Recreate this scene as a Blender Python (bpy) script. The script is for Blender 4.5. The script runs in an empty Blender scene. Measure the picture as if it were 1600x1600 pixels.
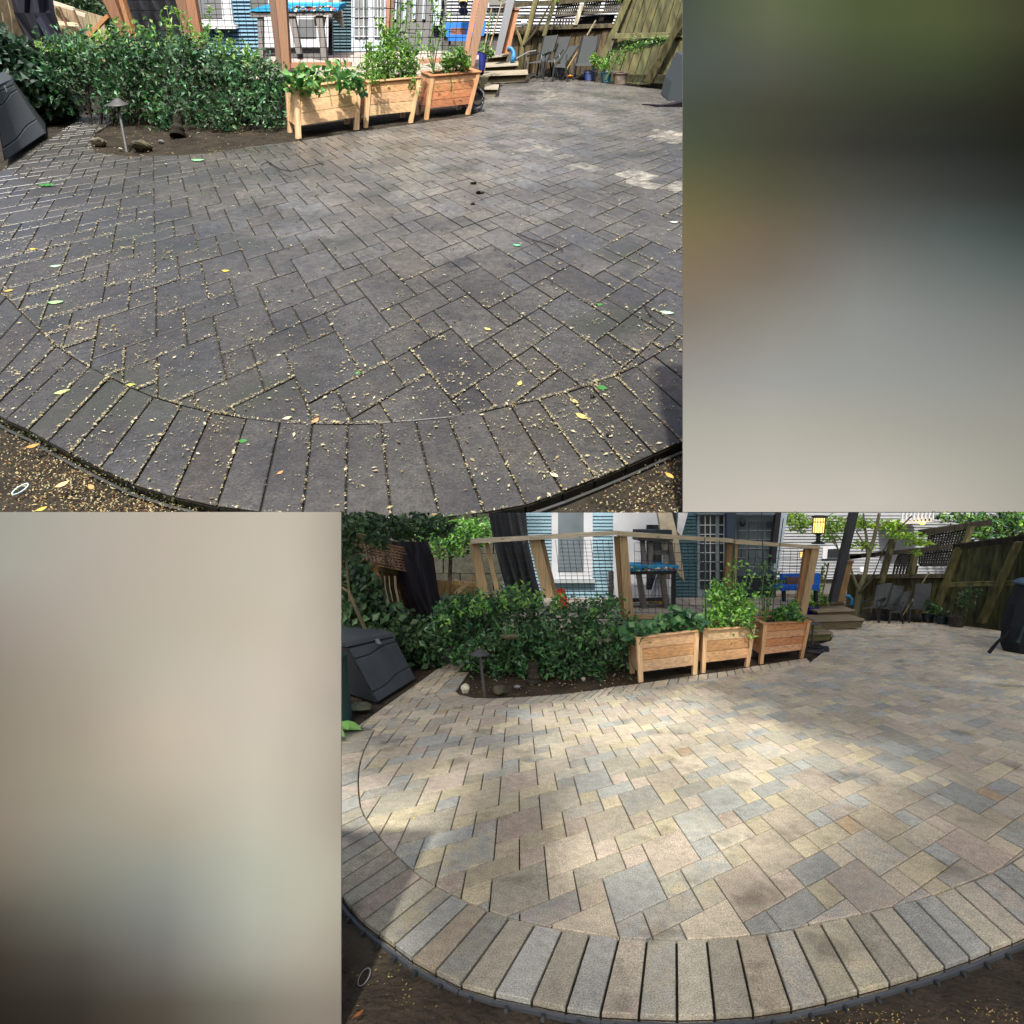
import bpy, bmesh, math, random
import numpy as np
from mathutils import Vector

# ------------------------------------------------------------------ scene, camera, light
scene = bpy.context.scene
C = scene.collection
F = 1000.0                      # focal length in photo pixels (1600 wide)
EYE = 1.5
cam = bpy.data.cameras.new('camera')
cam.sensor_width = 36.0
cam.lens = 36.0 * F / 1600.0
cam.clip_start = 0.05
cam.clip_end = 600.0
camo = bpy.data.objects.new('camera', cam)
C.objects.link(camo)
camo.location = (0, 0, EYE)
camo.rotation_euler = (math.radians(90), 0, 0)
scene.camera = camo

SUN_EL, SUN_AZ = math.radians(52), math.radians(-6)      # high behind the camera
SUN = Vector((math.sin(SUN_AZ) * math.cos(SUN_EL), -math.cos(SUN_AZ) * math.cos(SUN_EL), math.sin(SUN_EL)))
w = bpy.data.worlds.new('World')
scene.world = w
w.use_nodes = True
nt = w.node_tree
sky = nt.nodes.new('ShaderNodeTexSky')
sky.sky_type = 'NISHITA'
sky.sun_disc = False
sky.sun_elevation = SUN_EL
sky.sun_rotation = math.pi - SUN_AZ
sky.air_density = 1.0
sky.dust_density = 5.0
nt.links.new(sky.outputs[0], nt.nodes['Background'].inputs[0])
nt.nodes['Background'].inputs[1].default_value = 0.14
sl = bpy.data.lights.new('sun', 'SUN')
sl.energy = 3.8
sl.angle = math.radians(2.4)
sl.color = (1.0, 0.965, 0.91)
so = bpy.data.objects.new('sun', sl)
C.objects.link(so)
so.rotation_euler = (-SUN).to_track_quat('-Z', 'Y').to_euler()
so.location = SUN * 40
scene.view_settings.view_transform = 'Standard'
scene.view_settings.look = 'None'
scene.view_settings.gamma = 1
scene.view_settings.exposure = 0.5
scene.view_settings.use_curve_mapping = False

R = random.Random(7)
NR = np.random.default_rng(7)

def lin(r, g, b, k=1.0):
    def f(x):
        x /= 255.0
        return x / 12.92 if x <= 0.04045 else ((x + 0.055) / 1.055) ** 2.4
    return (f(r) * k, f(g) * k, f(b) * k)

def mixc(a, b, t):
    return tuple(x + (y - x) * t for x, y in zip(a, b))

def jit(c, s):
    k = 1 + R.uniform(-s, s)
    return tuple(max(0.0, x * k * (1 + R.uniform(-s, s) * .3)) for x in c)

# ------------------------------------------------------------------ two pieces of ground
class Ctx:
    """Where a pixel of the photograph meets one of the two patios.
    k: size of one real metre there; a: rise of the ground per metre of depth; h: eye height over its foot."""
    def __init__(s, a, h, k):
        s.a, s.h, s.k = a, h, k
        n = math.hypot(1, a)
        s.n = Vector((0, -a / n, 1 / n))
        s.back = Vector((0, 1 / n, a / n))
        s.cos = 1 / n
    def Y(s, py):
        return s.h / (s.a - (800 - py) / F)
    def d(s, px, py, Y):
        return Vector(((px - 800) / F * Y, Y, EYE + (800 - py) / F * Y))
    def g(s, px, py, lift=0.0):
        return s.d(px, py, s.Y(py)) + s.n * lift
    def uv(s, px, py):
        Y = s.Y(py)
        return ((px - 800) / F * Y, Y / s.cos)
    def p(s, u, v, lift=0.0):
        Y = v * s.cos
        return Vector((u, Y, EYE + s.a * Y - s.h)) + s.n * lift
    def px(s, u, v):
        q = s.p(u, v)
        return (800 + F * q.x / q.y, 800 - F * (q.z - EYE) / q.y)

LOW = Ctx(0.0, EYE, 1.0)            # the clean patio, level
HILL = Ctx(0.86, 10.75, 6.0)        # the littered patio on the slope behind

# ------------------------------------------------------------------ meshes
class MB:
    def __init__(s):
        s.v, s.f, s.c, s.c2 = [], [], [], []
    def add(s, vs, fs, col, col2=None):
        o = len(s.v)
        s.v.extend([tuple(q) for q in vs])
        for q in fs:
            s.f.append(tuple(i + o for i in q))
            s.c.append(col)
            s.c2.append(col2 or col)
        return s
    def box8(s, p, col):
        # p: 8 corners, 0-3 bottom ring, 4-7 top ring
        return s.add(p, [(3, 2, 1, 0), (4, 5, 6, 7), (0, 1, 5, 4), (1, 2, 6, 5), (2, 3, 7, 6), (3, 0, 4, 7)], col)
    def slab(s, front, vec, col):
        n = len(front)
        vec = Vector(vec)
        b = [Vector(q) + vec for q in front]
        fs = [tuple(range(n)), tuple(reversed(range(n, 2 * n)))]
        for i in range(n):
            j = (i + 1) % n
            fs.append((i, i + n, j + n, j))
        return s.add(list(front) + b, fs, col)
    def tube(s, pts, rad, col, n=6):
        pts = [Vector(q) for q in pts]
        rs = rad if isinstance(rad, (list, tuple)) else [rad] * len(pts)
        vs, fs = [], []
        for i, q in enumerate(pts):
            t = (pts[min(i + 1, len(pts) - 1)] - pts[max(i - 1, 0)])
            t.normalize()
            a = t.cross(Vector((0, 0, 1)) if abs(t.z) < .9 else Vector((1, 0, 0)))
            a.normalize()
            b = t.cross(a)
            for k in range(n):
                an = 2 * math.pi * k / n
                vs.append(q + (a * math.cos(an) + b * math.sin(an)) * rs[i])
        for i in range(len(pts) - 1):
            for k in range(n):
                l = (k + 1) % n
                fs.append((i * n + k, i * n + l, (i + 1) * n + l, (i + 1) * n + k))
        fs.append(tuple(reversed(range(n))))
        fs.append(tuple(range((len(pts) - 1) * n, len(pts) * n)))
        return s.add(vs, fs, col)
    def lathe(s, base, prof, col, up=(0, 0, 1), n=14, b=(0, 1, 0)):
        # prof: (radius, height) pairs
        base = Vector(base)
        up = Vector(up)
        b = Vector(b)
        vs, fs = [], []
        for r, h in prof:
            for k in range(n):
                an = 2 * math.pi * k / n
                vs.append(base + Vector((r * math.cos(an), 0, 0)) + b * (r * math.sin(an)) + up * h)
        for i in range(len(prof) - 1):
            for k in range(n):
                l = (k + 1) % n
                fs.append((i * n + k, i * n + l, (i + 1) * n + l, (i + 1) * n + k))
        fs.append(tuple(reversed(range(n))))
        fs.append(tuple(range((len(prof) - 1) * n, len(prof) * n)))
        return s.add(vs, fs, col)
    def blob(s, c, r, col, seed=0, rough=.18, nu=9, nv=7):
        rr = random.Random(seed)
        ph = [rr.uniform(0, 6.28) for _ in range(6)]
        vs, fs = [], []
        for i in range(nv + 1):
            th = math.pi * i / nv
            for j in range(nu):
                a = 2 * math.pi * j / nu
                q = 1 + rough * (math.sin(3 * a + ph[0]) * math.sin(2 * th + ph[1]) + .6 * math.sin(5 * a + ph[2] + 3 * th) + .5 * math.cos(4 * th + ph[3]))
                vs.append((c[0] + r[0] * q * math.sin(th) * math.cos(a), c[1] + r[1] * q * math.sin(th) * math.sin(a), c[2] + r[2] * q * math.cos(th)))
        for i in range(nv):
            for j in range(nu):
                k = (j + 1) % nu
                fs.append((i * nu + j, (i + 1) * nu + j, (i + 1) * nu + k, i * nu + k))
        return s.add(vs, fs, col)
    def leaves(s, Cn, size, cols, up=.5, elong=2.3, view=.4, fold=.12, curl=0.0, nv=None):
        Cn = np.asarray(Cn, float)
        N = len(Cn)
        if N == 0:
            return s
        sz = np.asarray(size) if np.ndim(size) else NR.uniform(.7, 1.3, N) * size
        n = NR.normal(size=(N, 3))
        n /= np.linalg.norm(n, axis=1)[:, None]
        n += np.array([0, -view, up]) if nv is None else np.array(nv) * up
        n /= np.linalg.norm(n, axis=1)[:, None]
        d = NR.normal(size=(N, 3))
        d -= n * np.sum(d * n, 1)[:, None]
        d /= np.linalg.norm(d, axis=1)[:, None] + 1e-9
        sd = np.cross(n, d)
        w_ = (sz / elong / 2)[:, None]
        S = sz[:, None]
        b = Cn - d * S * .5
        t = Cn + d * S * .5 - n * S * curl
        l = Cn - d * S * .05 + sd * w_ + n * S * fold
        r = Cn - d * S * .05 - sd * w_ + n * S * fold
        V = np.stack([b, r, t, l], 1).reshape(-1, 3)
        o = len(s.v)
        s.v.extend(map(tuple, V.tolist()))
        for i in range(N):
            k = o + 4 * i
            c = cols[R.randrange(len(cols))]
            s.f.append((k, k + 1, k + 2))
            s.f.append((k, k + 2, k + 3))
            s.c.append(c); s.c.append(c)
            s.c2.append(c); s.c2.append(c)
        return s
    def mesh(s, name, m, off):
        me = bpy.data.meshes.new(name)
        ox, oy, oz = off
        me.from_pydata([(a - ox, b - oy, c - oz) for a, b, c in s.v], [], s.f)
        for nm, cc in (('col', s.c), ('col2', s.c2)):
            at = me.attributes.new(nm, 'FLOAT_COLOR', 'FACE')
            at.data.foreach_set('color', [x for c in cc for x in (c[0], c[1], c[2], 1.0)])
        if m:
            me.materials.append(m)
        me.update()
        return me

def wloc(o):
    v = Vector((0, 0, 0))
    while o:
        v += o.location
        o = o.parent
    return v

def part(name, mb, m, parent, label=None, kind=None, smooth=False):
    me = mb.mesh(name, m, wloc(parent))
    o = bpy.data.objects.new(name, me)
    C.objects.link(o)
    o.parent = parent
    if label: o['label'] = label
    if kind: o['kind'] = kind
    if smooth: me.shade_smooth()
    return o

def thing(name, label, cat, loc, group=None):
    o = bpy.data.objects.new(name, None)
    o.empty_display_size = .2
    C.objects.link(o)
    o.location = loc
    o['label'] = label
    o['category'] = cat
    if group: o['group'] = group
    return o

def single(name, label, cat, mb, m, group=None, smooth=False, kind=None):
    a = np.array(mb.v)
    off = (float(a[:, 0].mean()), float(a[:, 1].mean()), float(a[:, 2].min()))
    me = mb.mesh(name, m, off)
    o = bpy.data.objects.new(name, me)
    C.objects.link(o)
    o.location = off
    o['label'] = label
    if cat: o['category'] = cat
    if group: o['group'] = group
    if kind: o['kind'] = kind
    if smooth: me.shade_smooth()
    return o

def struct(name, mb, m, kind='structure', label=None):
    me = mb.mesh(name, m, (0, 0, 0))
    o = bpy.data.objects.new(name, me)
    C.objects.link(o)
    o['kind'] = kind
    if label: o['label'] = label
    return o

# pixel helpers
def slabpx(mb, c, pts, Y, t, col):
    Ys = Y if isinstance(Y, (list, tuple)) else [Y] * len(pts)
    return mb.slab([c.d(x, y, yy) for (x, y), yy in zip(pts, Ys)], c.back * t, col)

def barpx(mb, c, a, b, Ya, Yb, wpx, t, col):
    dx, dy = b[0] - a[0], b[1] - a[1]
    L = math.hypot(dx, dy) or 1
    nx, ny = -dy / L * wpx / 2, dx / L * wpx / 2
    pts = [(a[0] + nx, a[1] + ny), (b[0] + nx, b[1] + ny), (b[0] - nx, b[1] - ny), (a[0] - nx, a[1] - ny)]
    return slabpx(mb, c, pts, [Ya, Yb, Yb, Ya], t, col)

def tubepx(mb, c, pts, Y, rpx, col, n=6):
    Ys = Y if isinstance(Y, (list, tuple)) else [Y] * len(pts)
    rs = rpx if isinstance(rpx, (list, tuple)) else [rpx] * len(pts)
    return mb.tube([c.d(x, y, yy) for (x, y), yy in zip(pts, Ys)], [r * yy / F for r, yy in zip(rs, Ys)], col, n)

def cloud(c, ells, N, shell=.55):
    """points in soft ellipsoids given in pixels: (px, py, rx, ry, Y, depth)"""
    wts = np.array([e[2] * e[3] for e in ells], float)
    wts /= wts.sum()
    out = []
    for e, k in zip(ells, NR.multinomial(N, wts)):
        v = NR.normal(size=(k, 3))
        v /= np.linalg.norm(v, axis=1)[:, None] + 1e-9
        r = shell + (1 - shell) * NR.random(k) ** .6
        r *= NR.uniform(.88, 1.08, k)
        v *= r[:, None]
        Y = e[4] + v[:, 1] * e[5]
        px = e[0] + v[:, 0] * e[2]
        py = e[1] + v[:, 2] * e[3]
        out.append(np.stack([(px - 800) / F * e[4], Y, EYE + (800 - py) / F * e[4]], 1))
    return np.concatenate(out)

def tufts(mb, c, ells, n, per, r, size, cols, shell=.8, top=None, **kw):
    """leafy branch tips spread over soft ellipsoids, darker gaps between them, paler young leaves at some tips"""
    Ce = cloud(c, ells, n, shell)
    for q in Ce:
        m = max(6, int(R.gauss(per, per * .3)))
        d = NR.normal(size=(m, 3)) * r * R.uniform(.6, 1.3)
        P = q + d
        if top is not None: P = P[P[:, 2] < top]
        k = R.uniform(.62, 1.25)
        base = cols[R.randrange(len(cols))]
        cc = [tuple(x * k * R.uniform(.8, 1.2) for x in mixc(base, cols[R.randrange(len(cols))], .35)) for _ in range(5)]
        mb.leaves(P, size, cc, **kw)

def below_eye(P, m=.012):
    return P[P[:, 2] < EYE - m]

# ------------------------------------------------------------------ materials
def newmat(name):
    m = bpy.data.materials.new(name)
    m.use_nodes = True
    return m, m.node_tree.nodes, m.node_tree.links, m.node_tree.nodes['Principled BSDF']

def tint(name, rough=.7, scale=6.0, amt=.25, bump=.0, bscale=60.0, spec=.3, stretch=(1, 1, 1), metal=0.0, sheen=None, detail=6.0, trans=0.0, bdist=.01, knots=0.0):
    """surface coloured by the piece's own colour, broken up by grain"""
    m, N, L, B = newmat(name)
    at = N.new('ShaderNodeAttribute'); at.attribute_name = 'col'
    geo = N.new('ShaderNodeNewGeometry')
    mp = N.new('ShaderNodeMapping'); mp.inputs['Scale'].default_value = stretch
    L.new(geo.outputs['Position'], mp.inputs['Vector'])
    no = N.new('ShaderNodeTexNoise'); no.inputs['Scale'].default_value = scale; no.inputs['Detail'].default_value = detail
    L.new(mp.outputs[0], no.inputs['Vector'])
    mr = N.new('ShaderNodeMapRange')
    mr.inputs[1].default_value = .3; mr.inputs[2].default_value = .7
    mr.inputs[3].default_value = 1 - amt; mr.inputs[4].default_value = 1 + amt
    L.new(no.outputs[0], mr.inputs[0])
    vm = N.new('ShaderNodeVectorMath'); vm.operation = 'SCALE'
    L.new(at.outputs['Color'], vm.inputs[0]); L.new(mr.outputs[0], vm.inputs['Scale'])
    if knots:
        m2 = N.new('ShaderNodeMapping'); m2.inputs['Scale'].default_value = (knots * .62, .001, knots * 1.5)
        L.new(geo.outputs['Position'], m2.inputs['Vector'])
        vo = N.new('ShaderNodeTexVoronoi'); vo.inputs['Scale'].default_value = 1.0
        L.new(m2.outputs[0], vo.inputs['Vector'])
        kr = N.new('ShaderNodeMapRange'); kr.inputs[1].default_value = .06; kr.inputs[2].default_value = .15; kr.inputs[3].default_value = .38; kr.inputs[4].default_value = 1
        L.new(vo.outputs['Distance'], kr.inputs[0])
        v3 = N.new('ShaderNodeVectorMath'); v3.operation = 'SCALE'
        L.new(vm.outputs[0], v3.inputs[0]); L.new(kr.outputs[0], v3.inputs['Scale'])
        vm = v3
    L.new(vm.outputs[0], B.inputs['Base Color'])
    B.inputs['Roughness'].default_value = rough
    B.inputs['Specular IOR Level'].default_value = spec
    B.inputs['Metallic'].default_value = metal
    if bump:
        nb = N.new('ShaderNodeTexNoise'); nb.inputs['Scale'].default_value = bscale; nb.inputs['Detail'].default_value = 5
        L.new(mp.outputs[0], nb.inputs['Vector'])
        bp = N.new('ShaderNodeBump'); bp.inputs['Strength'].default_value = bump; bp.inputs['Distance'].default_value = bdist
        L.new(nb.outputs[0], bp.inputs['Height']); L.new(bp.outputs[0], B.inputs['Normal'])
    if trans:
        tr = N.new('ShaderNodeBsdfTranslucent'); L.new(vm.outputs[0], tr.inputs['Color'])
        mx = N.new('ShaderNodeMixShader'); mx.inputs[0].default_value = trans
        L.new(B.outputs[0], mx.inputs[1]); L.new(tr.outputs[0], mx.inputs[2])
        L.new(mx.outputs[0], N['Material Output'].inputs['Surface'])
    return m

def paver_mat(name, k, rough0, rough1, grain, gscale, stain, spec, moss=None, wet=0.0):
    m, N, L, B = newmat(name)
    a = N.new('ShaderNodeAttribute'); a.attribute_name = 'col'
    b = N.new('ShaderNodeAttribute'); b.attribute_name = 'col2'
    geo = N.new('ShaderNodeNewGeometry')
    def noise(sc, det=4, off=(0, 0, 0)):
        mp = N.new('ShaderNodeMapping'); mp.inputs['Location'].default_value = off
        L.new(geo.outputs['Position'], mp.inputs['Vector'])
        n = N.new('ShaderNodeTexNoise'); n.inputs['Scale'].default_value = sc; n.inputs['Detail'].default_value = det
        L.new(mp.outputs[0], n.inputs['Vector'])
        return n
    def rng(n, lo, hi, a0, a1):
        r = N.new('ShaderNodeMapRange'); r.inputs[1].default_value = lo; r.inputs[2].default_value = hi
        r.inputs[3].default_value = a0; r.inputs[4].default_value = a1
        L.new(n.outputs[0], r.inputs[0]); return r
    blend = rng(noise(12 / k, 4), .36, .64, 0, 1)
    mx = N.new('ShaderNodeMix'); mx.data_type = 'RGBA'
    L.new(blend.outputs[0], mx.inputs['Factor']); L.new(a.outputs['Color'], mx.inputs['A']); L.new(b.outputs['Color'], mx.inputs['B'])
    gr = noise(gscale / k, 3)
    g0 = rng(gr, .3, .7, 1 - grain, 1 + grain)
    md = rng(noise(26 / k, 5, (1, 8, 2)), .3, .7, 1 - stain, 1 + stain)          # mottling inside a block
    dp = rng(noise(4.2 / k, 3, (6, 1, 9)), .60, .72, 1, .62)                      # damp or dirty patches
    g1 = N.new('ShaderNodeMath'); g1.operation = 'MULTIPLY'
    L.new(g0.outputs[0], g1.inputs[0]); L.new(md.outputs[0], g1.inputs[1])
    g2 = N.new('ShaderNodeMath'); g2.operation = 'MULTIPLY'
    L.new(g1.outputs[0], g2.inputs[0]); L.new(dp.outputs[0], g2.inputs[1])
    g1 = g2
    st = rng(noise(2.2 / k, 6, (3, 7, 1)), .35, .65, 1 - stain, 1 + stain * .6)
    mm = N.new('ShaderNodeMath'); mm.operation = 'MULTIPLY'
    L.new(g1.outputs[0], mm.inputs[0]); L.new(st.outputs[0], mm.inputs[1])
    vm = N.new('ShaderNodeVectorMath'); vm.operation = 'SCALE'
    L.new(mx.outputs['Result'], vm.inputs[0]); L.new(mm.outputs[0], vm.inputs['Scale'])
    out = vm.outputs[0]
    if moss:
        ms = rng(noise(1.6 / k, 7, (11, 2, 5)), .56, .70, 0, .75)
        m2 = N.new('ShaderNodeMix'); m2.data_type = 'RGBA'
        L.new(ms.outputs[0], m2.inputs['Factor']); L.new(out, m2.inputs['A']); m2.inputs['B'].default_value = (*moss, 1)
        out = m2.outputs['Result']
    L.new(out, B.inputs['Base Color'])
    rr = rng(noise(3.1 / k, 4, (5, 5, 5)), .35, .65, rough0, rough1)
    L.new(rr.outputs[0], B.inputs['Roughness'])
    B.inputs['Specular IOR Level'].default_value = spec
    if wet:
        cw = rng(noise(.8 / k, 5, (9, 1, 4)), .36, .62, wet * .45, wet)
        L.new(cw.outputs[0], B.inputs['Coat Weight'])
        B.inputs['Coat Roughness'].default_value = .3
    bp = N.new('ShaderNodeBump'); bp.inputs['Strength'].default_value = .5; bp.inputs['Distance'].default_value = .004 * k
    L.new(gr.outputs[0], bp.inputs['Height']); L.new(bp.outputs[0], B.inputs['Normal'])
    return m

def emit(name, col, st):
    m, N, L, B = newmat(name)
    B.inputs['Base Color'].default_value = (*col, 1)
    B.inputs['Emission Color'].default_value = (*col, 1)
    B.inputs['Emission Strength'].default_value = st
    return m

M = {}
M['paver'] = paver_mat('clean_paver', 1.0, .75, .95, .46, 200, .14, .25)
M['dirty'] = paver_mat('dirty_paver', 6.5, .5, .8, .55, 120, .36, .4, moss=lin(62, 66, 44, .42), wet=.8)
M['sand'] = tint('joint_sand', .95, 40, .4, .6, 90)
M['soil'] = tint('soil', .95, 5, .5, .9, 34, bdist=.03)
M['hillsoil'] = tint('hill_soil', .95, 1.2, .5, .9, 6, bdist=.15)
M['leaf'] = tint('leaf', .42, 3, .2, 0, spec=.5, trans=.22)
M['hleaf'] = tint('hill_leaf', .46, .6, .2, 0, spec=.55, trans=.22)
M['bark'] = tint('bark', .9, 10, .4, .8, 40, stretch=(1, 1, .25))
M['hbark'] = tint('hill_bark', .9, 2, .4, .8, 8, stretch=(1, 1, .25), bdist=.06)
M['woodh'] = tint('wood_grain_along', .62, 5, .3, .25, 9, stretch=(1.2, 8, 16), bdist=.004, knots=9)
M['woodv'] = tint('wood_grain_up', .65, 5, .3, .25, 9, stretch=(14, 8, .9), bdist=.004)
M['hwoodh'] = tint('hill_wood_along', .5, .8, .3, .25, 1.4, stretch=(1.2, 8, 16), bdist=.03, knots=1.3)
M['hwoodv'] = tint('hill_wood_up', .5, .8, .3, .25, 1.4, stretch=(14, 8, .9), bdist=.03)
M['mossy'] = tint('mossy_boards', .9, 4, .55, .4, 10, stretch=(5, 3, .8))
M['hmossy'] = tint('hill_mossy_boards', .9, .6, .55, .4, 1.6, stretch=(5, 3, .8), bdist=.05)
M['paint'] = tint('painted_board', .6, 6, .08, 0)
M['plastic'] = tint('moulded_plastic', .5, 7, .14, .25, 260, spec=.4, bdist=.003)
M['metal'] = tint('dark_metal', .45, 9, .2, 0, spec=.5)
M['cloth'] = tint('cloth', .9, 12, .15, .2, 300)
M['stone'] = tint('stone', .9, 14, .4, .7, 50)
M['hstone'] = tint('hill_stone', .9, 2.2, .4, .7, 8, bdist=.1)
M['glaze'] = tint('glazed_pot', .15, 6, .15, 0, spec=.7)
M['glass'] = tint('window_glass', .06, 2, .3, 0, spec=.8)
M['white'] = tint('white_paint', .5, 5, .05, 0)
M['fleck'] = tint('fleck', .85, 9, .15, 0)
M['glow'] = emit('lit_lantern_pane', lin(255, 205, 120), 1.4)
M['bulb'] = emit('lit_porch_bulb', lin(255, 190, 90), 3.0)
# ------------------------------------------------------------------ the two patios
H_LOW = np.array([[80.2968092525242, 62.036925877989496, 762.6973183048609], [34.11631508143821, 69.97379372191818, 1443.1033373871298], [0.03788673405846092, 0.07664941114040517, 1.0]])
H_HILL = np.array([[69.4986193887515, 19.29314369192207, 246.644546997591], [2.5700527011545184, 4.595943311247386, 639.947500128928], [0.044476600923365577, 0.08175530777408958, 1.0]])

def hom(H, X, Y):
    q = H @ np.array([X, Y, 1.0])
    return (q[0] / q[2], q[1] / q[2]) if q[2] > 1e-6 else None

def clean(P, eps):
    out = []
    for q in P:
        if not out or math.hypot(q[0] - out[-1][0], q[1] - out[-1][1]) > eps:
            out.append(q)
    while len(out) > 1 and math.hypot(out[0][0] - out[-1][0], out[0][1] - out[-1][1]) <= eps:
        out.pop()
    return out

def area(P):
    return .5 * sum(P[i][0] * P[(i + 1) % len(P)][1] - P[(i + 1) % len(P)][0] * P[i][1] for i in range(len(P)))

def clip(subj, conv):
    """Sutherland-Hodgman: subject polygon cut by a convex polygon"""
    if area(conv) < 0: conv = conv[::-1]
    out = subj
    for i in range(len(conv)):
        a, b = conv[i], conv[(i + 1) % len(conv)]
        inp, out = out, []
        if not inp: break
        side = lambda q: (b[0] - a[0]) * (q[1] - a[1]) - (b[1] - a[1]) * (q[0] - a[0])
        for j in range(len(inp)):
            p, q = inp[j], inp[(j + 1) % len(inp)]
            sp, sq = side(p), side(q)
            if sp >= 0: out.append(p)
            if (sp >= 0) != (sq >= 0):
                t = sp / (sp - sq)
                out.append((p[0] + (q[0] - p[0]) * t, p[1] + (q[1] - p[1]) * t))
    return out

def inside(q, P):
    r = False
    x, y = q
    for i in range(len(P)):
        (x1, y1), (x2, y2) = P[i], P[i - 1]
        if (y1 > y) != (y2 > y) and x < (x2 - x1) * (y - y1) / (y2 - y1) + x1:
            r = not r
    return r

def inset(P, d):
    if area(P) < 0: P = P[::-1]
    n = len(P)
    out = []
    for i in range(n):
        a, b, c = P[i - 1], P[i], P[(i + 1) % n]
        def nrm(p, q):
            l = math.hypot(q[0] - p[0], q[1] - p[1]) or 1e-9
            return (-(q[1] - p[1]) / l, (q[0] - p[0]) / l)
        n1, n2 = nrm(a, b), nrm(b, c)
        k = 1 + n1[0] * n2[0] + n1[1] * n2[1]
        if k < .25: k = .25
        out.append((b[0] + d * (n1[0] + n2[0]) / k, b[1] + d * (n1[1] + n2[1]) / k))
    if area(out) <= 0: return None
    return out

def paver_mesh(mb, c, P, gap, bev, thick, lift, tilt, col, col2):
    """a paver: outline P in ground coordinates, chamfered top, sides down into the sand"""
    Q = inset(P, gap)
    if not Q: return False
    T = inset(Q, bev)
    if not T or abs(area(T)) < .2 * abs(area(Q)): T = Q
    n = len(Q)
    mx = sum(q[0] for q in Q) / n; my = sum(q[1] for q in Q) / n
    hh = lambda q: lift + tilt[0] * (q[0] - mx) + tilt[1] * (q[1] - my)
    vs = [c.p(*q, hh(q)) for q in T] + [c.p(*q, hh(q) - bev * .7) for q in Q] + [c.p(*q, -thick) for q in Q]
    fs = [tuple(range(n))]
    for i in range(n):
        j = (i + 1) % n
        fs.append((i, i + n, j + n, j)); fs.append((i + n, i + 2 * n, j + 2 * n, j + n))
    mb.add(vs, fs, col, col2)
    return True

def sheet(c, P, lift, col):
    mb = MB()
    mb.add([c.g(x, y, lift) for x, y in P], [tuple(range(len(P)))], col)
    return mb

def lay(c, H, field, border, matname, pick, floor_name, gap, thick, jitter, far_y, pale=None):
    """lay the repeating 8-unit pattern (square, oblong, two small) inside the field, then the soldier course"""
    fp = field
    cand = []
    xs = [q[0] for q in fp]; ys = [q[1] for q in fp]
    bx0, bx1, by0, by1 = min(xs), max(xs), min(ys), max(ys)
    for k in range(-26, 60):
        for m in range(-24, 20):
            a0, b0 = 2 * k + 8 * m, k
            for kind, rect in (('B', (0, 0, 2, 2)), ('S', (2, 0, 3, 1)), ('M', (3, 0, 5, 1)), ('S', (-1, 1, 0, 2))):
                q = [hom(H, a0 + x, b0 + y) for x, y in ((rect[0], rect[1]), (rect[2], rect[1]), (rect[2], rect[3]), (rect[0], rect[3]))]
                if any(z is None for z in q): continue
                if max(z[0] for z in q) < max(bx0, -60) or min(z[0] for z in q) > min(bx1, 1660) or max(z[1] for z in q) < by0 or min(z[1] for z in q) > by1: continue
                if max(z[0] for z in q) - min(z[0] for z in q) > 400: continue
                near = all(inside(z, fp) for z in q) and not any(inside(z, q) for z in fp)
                if near: r = q
                else: r = clean(clip(fp, q), .6)
                if len(r) < 3 or abs(area(r)) < 5: continue
                cand.append((abs(area(r)), kind, r, 'paver'))
    for q in border:
        cand.append((abs(area(q)), 'E', q, 'border_paver'))
    cand.sort(key=lambda t: -t[0])
    pts = [q for _, _, r, _ in cand for q in r]
    floor = struct(floor_name, sheet(c, [(x, y) for x, y in hullish(field, border)], (-.3 if c is LOW else -.16) * thick, lin(72, 66, 54, .5 if c is LOW else .36)), M['sand'])
    rest = MB()
    bars = []
    for i, (A, kind, r, nm) in enumerate(cand):
        P = [c.uv(x, y) for x, y in r]
        cx = sum(x for x, y in r) / len(r); cy = sum(y for x, y in r) / len(r)
        col, col2 = pick(kind, cx, cy)
        lift = R.uniform(-1, 1) * jitter
        tl = (R.uniform(-1, 1) * .006, R.uniform(-1, 1) * .006)
        if i < 300:
            mb = MB()
            if paver_mesh(mb, c, P, gap * (1.6 if kind == 'E' and c is LOW else 1), gap * 1.1, thick, lift, tl, col, col2):
                part(nm, mb, M[matname], floor)
        else:
            if abs(area(P)) > 0:
                paver_mesh(rest, c, P, gap * 1.25, gap, thick, lift * .6, tl, col, col2)
        bars.append(r)
    part('far_pavers', rest, M[matname], floor, kind='stuff')
    return bars

def hullish(field, border):
    return field

def quads(inner, outer):
    return [[inner[i], inner[i + 1], outer[i + 1], outer[i]] for i in range(len(inner) - 1)]

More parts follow.
